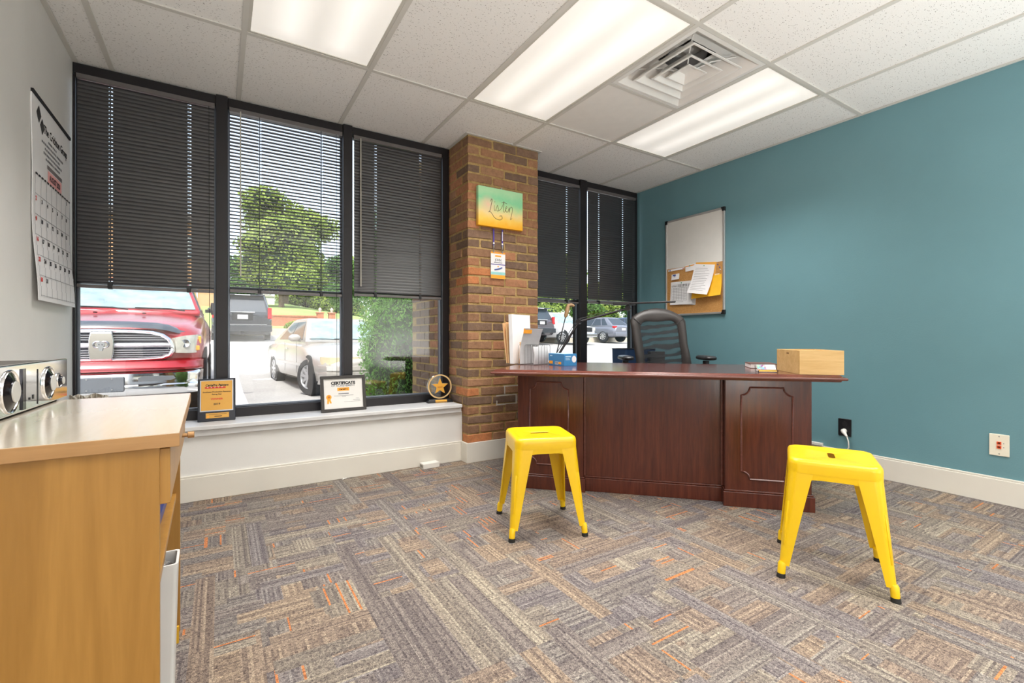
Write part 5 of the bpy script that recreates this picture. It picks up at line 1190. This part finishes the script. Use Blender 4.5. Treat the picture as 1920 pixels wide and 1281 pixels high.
def make_car(name, label, cat, loc, rz, S, mat, pitch=0.0, group=None):
    t = thing(name, label, cat, loc, rz, group); t.rotation_euler = (pitch, 0, rz)
    b = MB(); b.loft([ring_body(*q) for q in S['body']]); bd = b.build('body', mat, t, smooth=42)
    zb, zr, y0, y1, y2, y3, wb, wr = S['cab']
    base = [(-wb, y0), (wb, y0), (wb, y3), (-wb, y3)]; roof = [(-wr, y1), (wr, y1), (wr, y2), (-wr, y2)]
    def rr(P, z, k): 
        cx = sum(p[0] for p in P) / 4; cy = sum(p[1] for p in P) / 4; out = []
        for i in range(4):
            p, a, c = P[i], P[i - 1], P[(i + 1) % 4]
            for q, f in ((a, k), (c, k)): out.append((p[0] + (q[0] - p[0]) * f, p[1] + (q[1] - p[1]) * f, z))
        return out
    b = MB(); b.loft([rr(base, zb - .08, .02), rr(base, zb, .02), rr(roof, zr - .04, .05), rr([(x * .93, y + (.06 if y == y1 else -.06)) for x, y in roof], zr, .08)]); b.build('cabin', mat, t, smooth=30)
    def quad(face, s0, s1, t0, t1, nm, m, off=.007):
        A, B = [(0, 1), (1, 2), (2, 3), (3, 0)][face]
        P = [Vector((*base[A], zb)), Vector((*base[B], zb)), Vector((*roof[B], zr - .04)), Vector((*roof[A], zr - .04))]
        f = lambda u, v: (P[0] * (1 - u) + P[1] * u) * (1 - v) + (P[3] * (1 - u) + P[2] * u) * v
        nrm = (P[1] - P[0]).cross(P[3] - P[0]).normalized(); q = [f(s0, t0), f(s1, t0), f(s1, t1), f(s0, t1)]
        b = MB(); b.loft([[tuple(p - nrm * .004) for p in q], [tuple(p + nrm * off) for p in q]]); return b.build(nm, m, t)
    quad(0, .05, .95, .06, .95, 'windscreen', S.get('glass', M_CARGLASS)); quad(2, .07, .93, .10, .92, 'rear_window', S.get('rglass', M_CARGLASS))
    for face in (1, 3):
        for s0, s1 in S['side']:
            if face == 3: s0, s1 = 1 - s1, 1 - s0
            quad(face, s0, s1, .08, .92, 'side_window', M_CARGLASS)
    W_ = S['w']
    for y in S['axles']:
        for s_ in (-1, 1):
            b = MB(); b.M = Matrix.Translation((s_ * (W_ + .004), y, S['r'] + .02)) @ Matrix.Rotation(R(90) * s_, 4, 'Y'); b.lathe([(S['r'] * 1.14, -.16), (S['r'] * 1.14, 0), (0, 0)], 24, cap0=False, cap1=False); b.build('wheel_arch', M_UNDER, t)
            wheel(t, s_ * (W_ + .012), y, S['r'], .20, S.get('steer', 0) if y == S['axles'][0] else 0)
    for s_ in (-1, 1):
        b = MB(); b.M = Matrix.Translation((s_ * (wb + .10), y0 + .42, zb + .07)); b.sphere((0, 0, 0), .1, 10, 7, (1.15, .6, .75)); b.cyl((-s_ * .12, .02, -.05), (0, 0, -.02), .03, n=8); b.build('wing_mirror', S.get('mirror', mat), t, smooth=60)
    return t
def add(t, nm, m, x0, y0, z0, x1, y1, z1, bevel=.01):
    b = MB(); b.box(x0, y0, z0, x1, y1, z1); return b.build(nm, m, t, bevel=bevel)

# silver sedan
M_SILV = paint('champagne_silver_paint', rgb(168, 162, 154), .15)
SED = dict(body=[(0, .62, .55, .34, .04), (.06, .68, .76, .26, .05), (.25, .76, .86, .22, .06), (.6, .84, .90, .22, .06), (1.1, .91, .915, .22, .05), (1.55, .97, .92, .22, .04), (3.2, .99, .92, .22, .03), (4.1, .99, .91, .24, .04), (4.75, .95, .86, .28, .05), (4.92, .88, .74, .38, .05)],
           cab=(.95, 1.42, 1.40, 2.15, 3.35, 4.15, .83, .60), side=((.10, .46), (.49, .84)), axles=(.98, 3.78), r=.325, w=.905, steer=R(20), glass=M_CARGLASSL)
sed = make_car('silver_sedan', 'champagne silver sedan with turned front wheel facing the second window', 'car', (3.01, 4.62, gz(2.8, 4.6)), R(6), SED, M_SILV)
for s_ in (-1, 1):
    b = MB(); P = [(.30, .075), (.62, .085), (.78, .16), (.855, .34)]
    b.loft([[(s_ * x, y - .012, z) for x, y in P] + [(s_ * x, y + .10, z) for x, y in reversed(P)] for z in (.575, .60, .675, .695)]); b.build('head_lamp', plain('yellowed_lamp', rgb(214, 200, 164), .12, .1), sed, smooth=40)
    add(sed, 'door_seam', M_UNDER, s_ * .9195, 1.72, .36, s_ * .9235, 1.728, .94, 0); add(sed, 'door_seam', M_UNDER, s_ * .9195, 2.66, .36, s_ * .9235, 2.668, .95, 0)
    add(sed, 'side_moulding', M_SILV, s_ * .915, 1.4, .50, s_ * .932, 3.3, .56, .006); add(sed, 'door_handle', M_SILV, s_ * .915, 2.42, .80, s_ * .94, 2.60, .83, .006)
b = MB(); P = [(-.90, .36), (-.84, .12), (-.70, .0), (-.4, -.05), (0, -.065), (.4, -.05), (.70, 0), (.84, .12), (.90, .36)]
b.loft([[(x, y + o_, z) for x, y in P] + [(x * .97, y + .12 + o_, z) for x, y in reversed(P)] for z, o_ in ((.24, .05), (.30, .0), (.44, -.01), (.452, .02), (.47, .02), (.482, -.005), (.545, .01), (.56, .05))]); b.build('front_bumper', M_SILV, sed, smooth=35)
add(sed, 'front_grille', M_UNDER, -.27, -.005, .575, .27, .06, .66, .01)
for x in (-.25, .2):
    b = MB(); b.tube([(x, 1.33, .985), (x - .25, 1.36, 1.0), (x - .52, 1.40, 1.0)], .008, 5); b.build('wiper', M_UNDER, sed)

# black SUV, seen from behind
M_BLKP = paint('black_car_paint', rgb(50, 54, 60), .2, .2)
SUV = dict(body=[(0, .95, .80, .45, .05), (.12, 1.05, .94, .38, .06), (.9, 1.15, 1.0, .36, .05), (1.5, 1.22, 1.0, .36, .03), (4.6, 1.22, 1.0, .36, .03), (5.0, 1.20, .98, .38, .04), (5.12, 1.10, .92, .50, .05)], cab=(1.18, 1.90, 1.35, 2.1, 4.75, 5.05, .95, .78), side=((.14, .38), (.41, .68), (.71, .93)), axles=(.98, 3.95), r=.40, w=.99, mirror=M_BLKP)
def suv_rear(t):
    for s_ in (-1, 1): add(t, 'tail_lamp', M_TAIL, s_ * .83, 5.00, 1.0, s_ * .97, 5.14, 1.42, .02)
    add(t, 'rear_bumper', M_BLKP, -.98, 5.0, .50, .98, 5.22, .76, .04); add(t, 'bumper_step', M_STEEL, -.80, 5.06, .762, .80, 5.225, .785, .008)
    add(t, 'number_plate', M_PAPER, -.17, 5.13, .98, .17, 5.15, 1.14, .004); add(t, 'plate_recess', M_UNDER, -.34, 5.09, .93, .34, 5.128, 1.20, .02); add(t, 'chrome_trim', M_CHROME, -.40, 5.12, 1.22, .40, 5.15, 1.255, .008); add(t, 'roof_spoiler', M_BLKP, -.74, 4.70, 1.86, .74, 5.0, 1.91, .02); add(t, 'brake_lamp', M_PAPER, -.25, 4.99, 1.875, .25, 5.004, 1.90, .004)
    add(t, 'tow_hitch', M_UNDER, -.06, 5.1, .40, .06, 5.30, .50, .01)
    for s_ in (-1, 1): add(t, 'roof_rail', M_UNDER, s_ * .66, 2.4, 1.93, s_ * .70, 4.7, 1.96, .01)
sv = make_car('black_suv', 'black sport utility vehicle seen from behind, beyond the silver sedan', 'car', (1.42, 21.9, gz(1.4, 18.5) + .10), R(180), SUV, M_BLKP, pitch=R(-4.0)); suv_rear(sv)
# row of cars at the right
GC = 'cars parked in the far row'
M_GRAY = paint('dark_grey_car_paint', rgb(96, 92, 98), .4); M_WHT = paint('white_car_paint', rgb(226, 226, 228), .05); M_SLATE = paint('slate_grey_car_paint', rgb(128, 130, 140), .4); M_SILV2 = paint('pale_silver_car_paint', rgb(196, 198, 202), .3); M_BLUEC = paint('blue_car_paint', rgb(74, 90, 118), .3)
c1 = make_car('dark_grey_suv', 'dark grey sport utility vehicle just right of the pillar', 'car', (15.45, 22.9, gz(15.4, 20.6)), R(186), SUV, M_GRAY); suv_rear(c1); c1['group'] = GC
CRO = dict(body=[(0, .70, .60, .36, .05), (.08, .80, .80, .30, .06), (.4, .92, .90, .28, .06), (1.2, 1.02, .93, .28, .05), (1.5, 1.05, .93, .28, .03), (4.0, 1.08, .93, .30, .04), (4.5, 1.06, .88, .34, .05), (4.66, .96, .78, .48, .05)], cab=(1.03, 1.60, 1.25, 2.15, 3.75, 4.45, .86, .62), side=((.13, .42), (.45, .70), (.73, .88)), axles=(.90, 3.70), r=.37, w=.92)
c2 = make_car('white_pickup', 'white pickup facing the building between the grey vehicles', 'car', (18.7, 17.2, gz(18.5, 18.6)), R(12), dict(SUV, glass=M_CARGLASSL), M_WHT); c2['group'] = GC
add(c2, 'front_grille', M_UNDER, -.55, -.03, .72, .55, .06, .98, .02); add(c2, 'front_bumper', M_CHROME, -.92, -.12, .42, .92, .1, .62, .04)
for s_ in (-1, 1): add(c2, 'head_lamp', M_HEAD, s_ * .60, -.01, .78, s_ * .86, .14, .98, .02)
c3 = make_car('slate_crossover', 'slate grey crossover with red tail lamp in the last window', 'car', (22.3, 22.9, gz(22.3, 20.5)), R(186), CRO, M_SLATE); c3['group'] = GC
for s_ in (-1, 1): add(c3, 'tail_lamp', M_TAIL, s_ * .58, 4.42, .88, s_ * .86, 4.62, 1.02, .03)
add(c3, 'number_plate', M_PAPER, -.18, 4.655, .74, .18, 4.675, .88, .004); add(c3, 'rear_bumper', M_SLATE, -.84, 4.5, .36, .84, 4.74, .60, .05)
c5 = make_car('blue_crossover', 'blue car behind the slate grey crossover', 'car', (25.9, 24.2, gz(25, 22)), R(184), CRO, M_BLUEC); c5['group'] = GC

# red pickup close to the first window
M_RED = paint('red_pickup_paint', rgb(170, 32, 44), .25, .2); M_SMOKE = plain('smoked_deflector', rgb(70, 78, 88), .15)
t = thing('red_pickup', 'red pickup truck with chrome grille parked facing the leftmost window', 'pickup truck', (-.50, 3.55, gz(-.5, 3.5)))
b = MB(); b.loft([ring_body(.40, 1.13, .66, .56, .03), ring_body(.43, 1.18, .84, .54, .05), ring_body(.55, 1.22, .95, .52, .06), ring_body(.95, 1.29, 1.0, .52, .06), ring_body(1.75, 1.42, 1.01, .52, .05), ring_body(2.0, 1.44, 1.01, .50, .03), ring_body(4.3, 1.44, 1.01, .50, .03), ring_body(5.9, 1.42, 1.01, .55, .03)]); b.build('body', M_RED, t, smooth=42)
base = [(-.92, 1.72), (.92, 1.72), (.92, 4.25), (-.92, 4.25)]; roof = [(-.74, 2.55), (.74, 2.55), (.76, 4.0), (-.76, 4.0)]
b = MB(); b.loft([[(x, y, 1.36) for x, y in base], [(x, y, 1.43) for x, y in base], [(x, y, 1.92) for x, y in roof], [(x * .9, y + (.1 if y < 3 else -.08), 1.98) for x, y in roof]]); b.build('cabin', M_RED, t, smooth=30, bevel=.03)
def tq(P, nm, m, off=.012):
    P = [Vector(p) for p in P]; nrm = (P[1] - P[0]).cross(P[3] - P[0]).normalized(); b = MB(); b.loft([[tuple(p - nrm * .003) for p in P], [tuple(p + nrm * off) for p in P]]); return b.build(nm, m, t)
tq([(-.86, 1.755, 1.455), (.86, 1.755, 1.455), (.70, 2.53, 1.905), (-.70, 2.53, 1.905)], 'windscreen', M_CARGLASSL)
for s_ in (-1, 1):
    P = [(s_ * .915, 2.05, 1.46), (s_ * .915, 2.95, 1.46), (s_ * .765, 2.95, 1.89), (s_ * .755, 2.62, 1.89)]; tq(P if s_ > 0 else P[::-1], 'side_window', M_CARGLASS)
    P = [(s_ * .915, 3.05, 1.46), (s_ * .915, 3.9, 1.46), (s_ * .775, 3.85, 1.89), (s_ * .765, 3.05, 1.89)]; tq(P if s_ > 0 else P[::-1], 'side_window', M_CARGLASS)
for x in (-.12, .55):
    b = MB(); b.tube([(x + .18, 1.66, 1.435), (x, 1.70, 1.462), (x - .42, 1.73, 1.468)], .010, 5); b.build('wiper', M_UNDER, t)
for x in (-.24, .28): b = MB(); b.sphere((x, 1.30, 1.372), .022, 8, 5, (1.2, 1, .5)); b.build('washer_jet', M_UNDER, t)
half = [(0, 1.135), (.30, 1.130), (.48, 1.115), (.585, 1.08), (.655, 1.02), (.695, .93), (.700, .86), (.665, .79), (.58, .752), (.42, .740), (.2, .736), (0, .735)]
outl = half + [(-x, z) for x, z in reversed(half[1:-1])]
def inset(P, d):
    cx, cz = 0, .935; return [(x * (1 - d / .70), cz + (z - cz) * (1 - d / .20)) for x, z in P]
def gy_(x): return .215 + .10 * (x / .7) ** 2
b = MB(); b.loft([[(x, gy_(x) + .05, z) for x, z in outl], [(x, gy_(x), z) for x, z in inset(outl, .006)], [(x, gy_(x) - .012, z) for x, z in inset(outl, .024)], [(x, gy_(x) + .004, z) for x, z in inset(outl, .044)], [(x, gy_(x) + .05, z) for x, z in inset(outl, .05)]], False, False); gr = b.build('grille_frame', M_CHROME, t, smooth=50)
b = MB(); b.loft([[(x, gy_(x) + .045, z) for x, z in inset(outl, .04)], [(x, gy_(x) + .06, z) for x, z in inset(outl, .04)]]); b.build('grille_backing', plain('grille_black', rgb(46, 46, 66), .4), gr)
def bar(z0, z1, x0, x1, nm, dep=.012):
    b = MB(); N = 8; b.loft([[(x0 + (x1 - x0) * k / N, gy_(x0 + (x1 - x0) * k / N) + .042, z0), (x0 + (x1 - x0) * k / N, gy_(x0 + (x1 - x0) * k / N) + dep - .012, (z0 + z1) / 2), (x0 + (x1 - x0) * k / N, gy_(x0 + (x1 - x0) * k / N) + .042, z1)] for k in range(N + 1)]); return b.build(nm, plain('bright_trim', rgb(226, 226, 230), .32, .55), gr, smooth=50)
for s_ in (-1, 1):
    for z, xe in ((1.055, .575), (1.028, .61), (1.001, .63)): bar(z - .0095, z + .0095, s_ * .09, s_ * xe, 'grille_slat', .026)
    for z, xe in ((.875, .655), (.848, .65), (.821, .63), (.796, .60)): bar(z - .0095, z + .0095, s_ * .09, s_ * xe, 'grille_slat', .026)
    bar(.905, .968, s_ * .05, s_ * .655, 'cross_bar', .006)
b = MB(); b.prism([(-.10, .765), (.10, .765), (.115, .86), (.115, 1.0), (.10, 1.09), (-.10, 1.09), (-.115, 1.0), (-.115, .86)], .196, .26, 'y'); b.build('grille_centre', M_CHROME, gr, bevel=.012)
# ram's head emblem
b = MB(); b.prism([(-.030, .985), (.030, .985), (.036, .955), (.020, .900), (.012, .872), (-.012, .872), (-.020, .900), (-.036, .955)], .170, .198, 'y')
for s_ in (-1, 1):
    b.tube([(s_ * (.022 + .034 * math.sin(a) + .012), .180, .945 + .036 * math.cos(a)) for a in np.linspace(-.6, 3.9, 14)], [.013 - .0006 * k for k in range(14)], 8)
b.build('emblem', M_STEEL, gr, smooth=45)
b = MB(); b.sphere((-.014, .168, .945), .006, 8, 5); b.sphere((.014, .168, .945), .006, 8, 5); b.build('emblem_eyes', M_UNDER, gr)
for s_ in (-1, 1):
    P = [(.715, .335), (.80, .37), (.88, .45), (.935, .58), (.965, .74)]
    b = MB(); zz0 = [.835, .83, .83, .835, .845]; zz1 = [1.03, 1.055, 1.065, 1.07, 1.07]
    b.loft([[(s_ * P[k][0], P[k][1] - .02, zz0[k]), (s_ * P[k][0], P[k][1] - .024, (zz0[k] + zz1[k]) / 2), (s_ * P[k][0], P[k][1] - .012, zz1[k]), (s_ * (P[k][0] - .08), P[k][1] + .1, zz1[k] - .01), (s_ * (P[k][0] - .08), P[k][1] + .1, zz0[k] + .01)] for k in range(5)]); hl = b.build('head_lamp', M_HEAD, t, smooth=40)
    b = MB(); b.box(s_ * .905, .50, .86, s_ * .952, .62, .925); b.box(s_ * .93, .56, .95, s_ * .966, .70, 1.05); b.build('indicator', M_AMBER, hl, bevel=.01)
    b = MB(); b.M = Matrix.Translation((s_ * .80, .350, .955)) @ Matrix.Rotation(R(90), 4, 'X'); b.lathe([(.055, .0), (.05, .012), (0, .006)], 16, cap0=False, cap1=False); b.build('lamp_bowl', M_CHROME, hl, smooth=50)
    b = MB(); b.M = Matrix.Translation((s_ * 1.02, 1.12, .43)) @ Matrix.Rotation(R(90) * s_, 4, 'Y'); b.lathe([(.47, -.3), (.47, 0), (0, 0)], 26, cap0=False, cap1=False); b.build('wheel_arch', M_UNDER, t); wheel(t, s_ * 1.03, 1.12, .41, .26)
    b = MB(); b.M = Matrix.Translation((s_ * 1.02, 4.7, .43)) @ Matrix.Rotation(R(90) * s_, 4, 'Y'); b.lathe([(.47, -.3), (.47, 0), (0, 0)], 26, cap0=False, cap1=False); b.build('wheel_arch', M_UNDER, t); wheel(t, s_ * 1.03, 4.7, .41, .26)
    b = MB(); b.M = Matrix.Translation((s_ * 1.16, 2.02, 1.49)); b.loft([rsq(.10, .04, -.09, n=5, hy=.05), rsq(.115, .05, 0, n=5, hy=.055), rsq(.10, .04, .10, n=5, hy=.05)]); b.box(-s_ * .18, -.03, -.06, 0, .03, -.01); b.build('wing_mirror', M_BLACK, t, smooth=45)
Pb = [(-1.0, .78), (-.985, .45), (-.93, .24), (-.80, .10), (-.5, .03), (0, 0), (.5, .03), (.80, .10), (.93, .24), (.985, .45), (1.0, .78)]
def band(prof, m, nm, back=.10):
    b = MB(); b.loft([[(x, y + o_, z) for z, o_ in prof] + [(x * .93, y + back, prof[-1][0]), (x * .93, y + back, prof[0][0])] for x, y in Pb]); return b.build(nm, m, t, smooth=40)
bp = band(((.335, .05), (.36, .01), (.40, -.005), (.455, .0), (.47, .022), (.56, .02), (.60, .03), (.615, .07)), M_CHROME, 'front_bumper')
band(((.62, .13), (.63, .10), (.66, .085), (.675, .10), (.735, .12), (.742, .16)), M_RED, 'lower_valance', .3)
add(t, 'number_plate_holder', plain('plate_holder_grey', rgb(96, 100, 106), .5), -.20, -.022, .40, .24, .012, .575, .012)
for x in (-.09, .13):
    for z in (.555, .43): b = MB(); b.cyl((x, -.026, z), (x, -.018, z), .009, n=8); b.build('plate_screw', M_STEEL, t)
for s_ in (-1, 1):
    b = MB(); b.prism([(s_ * .36, .505), (s_ * .68, .515), (s_ * .72, .535), (s_ * .70, .565), (s_ * .40, .568), (s_ * .36, .55)], .028, .055, 'y'); b.build('bumper_slot', plain('slot_grey', rgb(92, 96, 100), .5), bp)
    b = MB(); b.prism([(s_ * .855, .50), (s_ * .915, .52), (s_ * .925, .585), (s_ * .865, .59)], .155, .25, 'y'); b.build('fog_lamp', M_HEAD, bp)
xs = [-.93, -.84, -.72, -.62, -.5, -.25, 0, .25, .5, .62, .72, .84, .93]
lo = [1.055, 1.075, 1.085, 1.118, 1.140, 1.150, 1.152]; hi = [1.062, 1.10, 1.150, 1.195, 1.218, 1.228, 1.230]; lo = lo + lo[-2::-1]; hi = hi + hi[-2::-1]
b = MB(); b.loft([[(x, .235 + .36 * (x / .93) ** 2 * abs(x / .93), lo[k]), (x, .26 + .36 * (x / .93) ** 2 * abs(x / .93), (lo[k] + hi[k]) / 2 + .012), (x, .345 + .36 * (x / .93) ** 2 * abs(x / .93), hi[k]), (x, .36 + .36 * (x / .93) ** 2 * abs(x / .93), lo[k])] for k, x in enumerate(xs)]); b.build('hood_deflector', M_SMOKE, t, smooth=50)
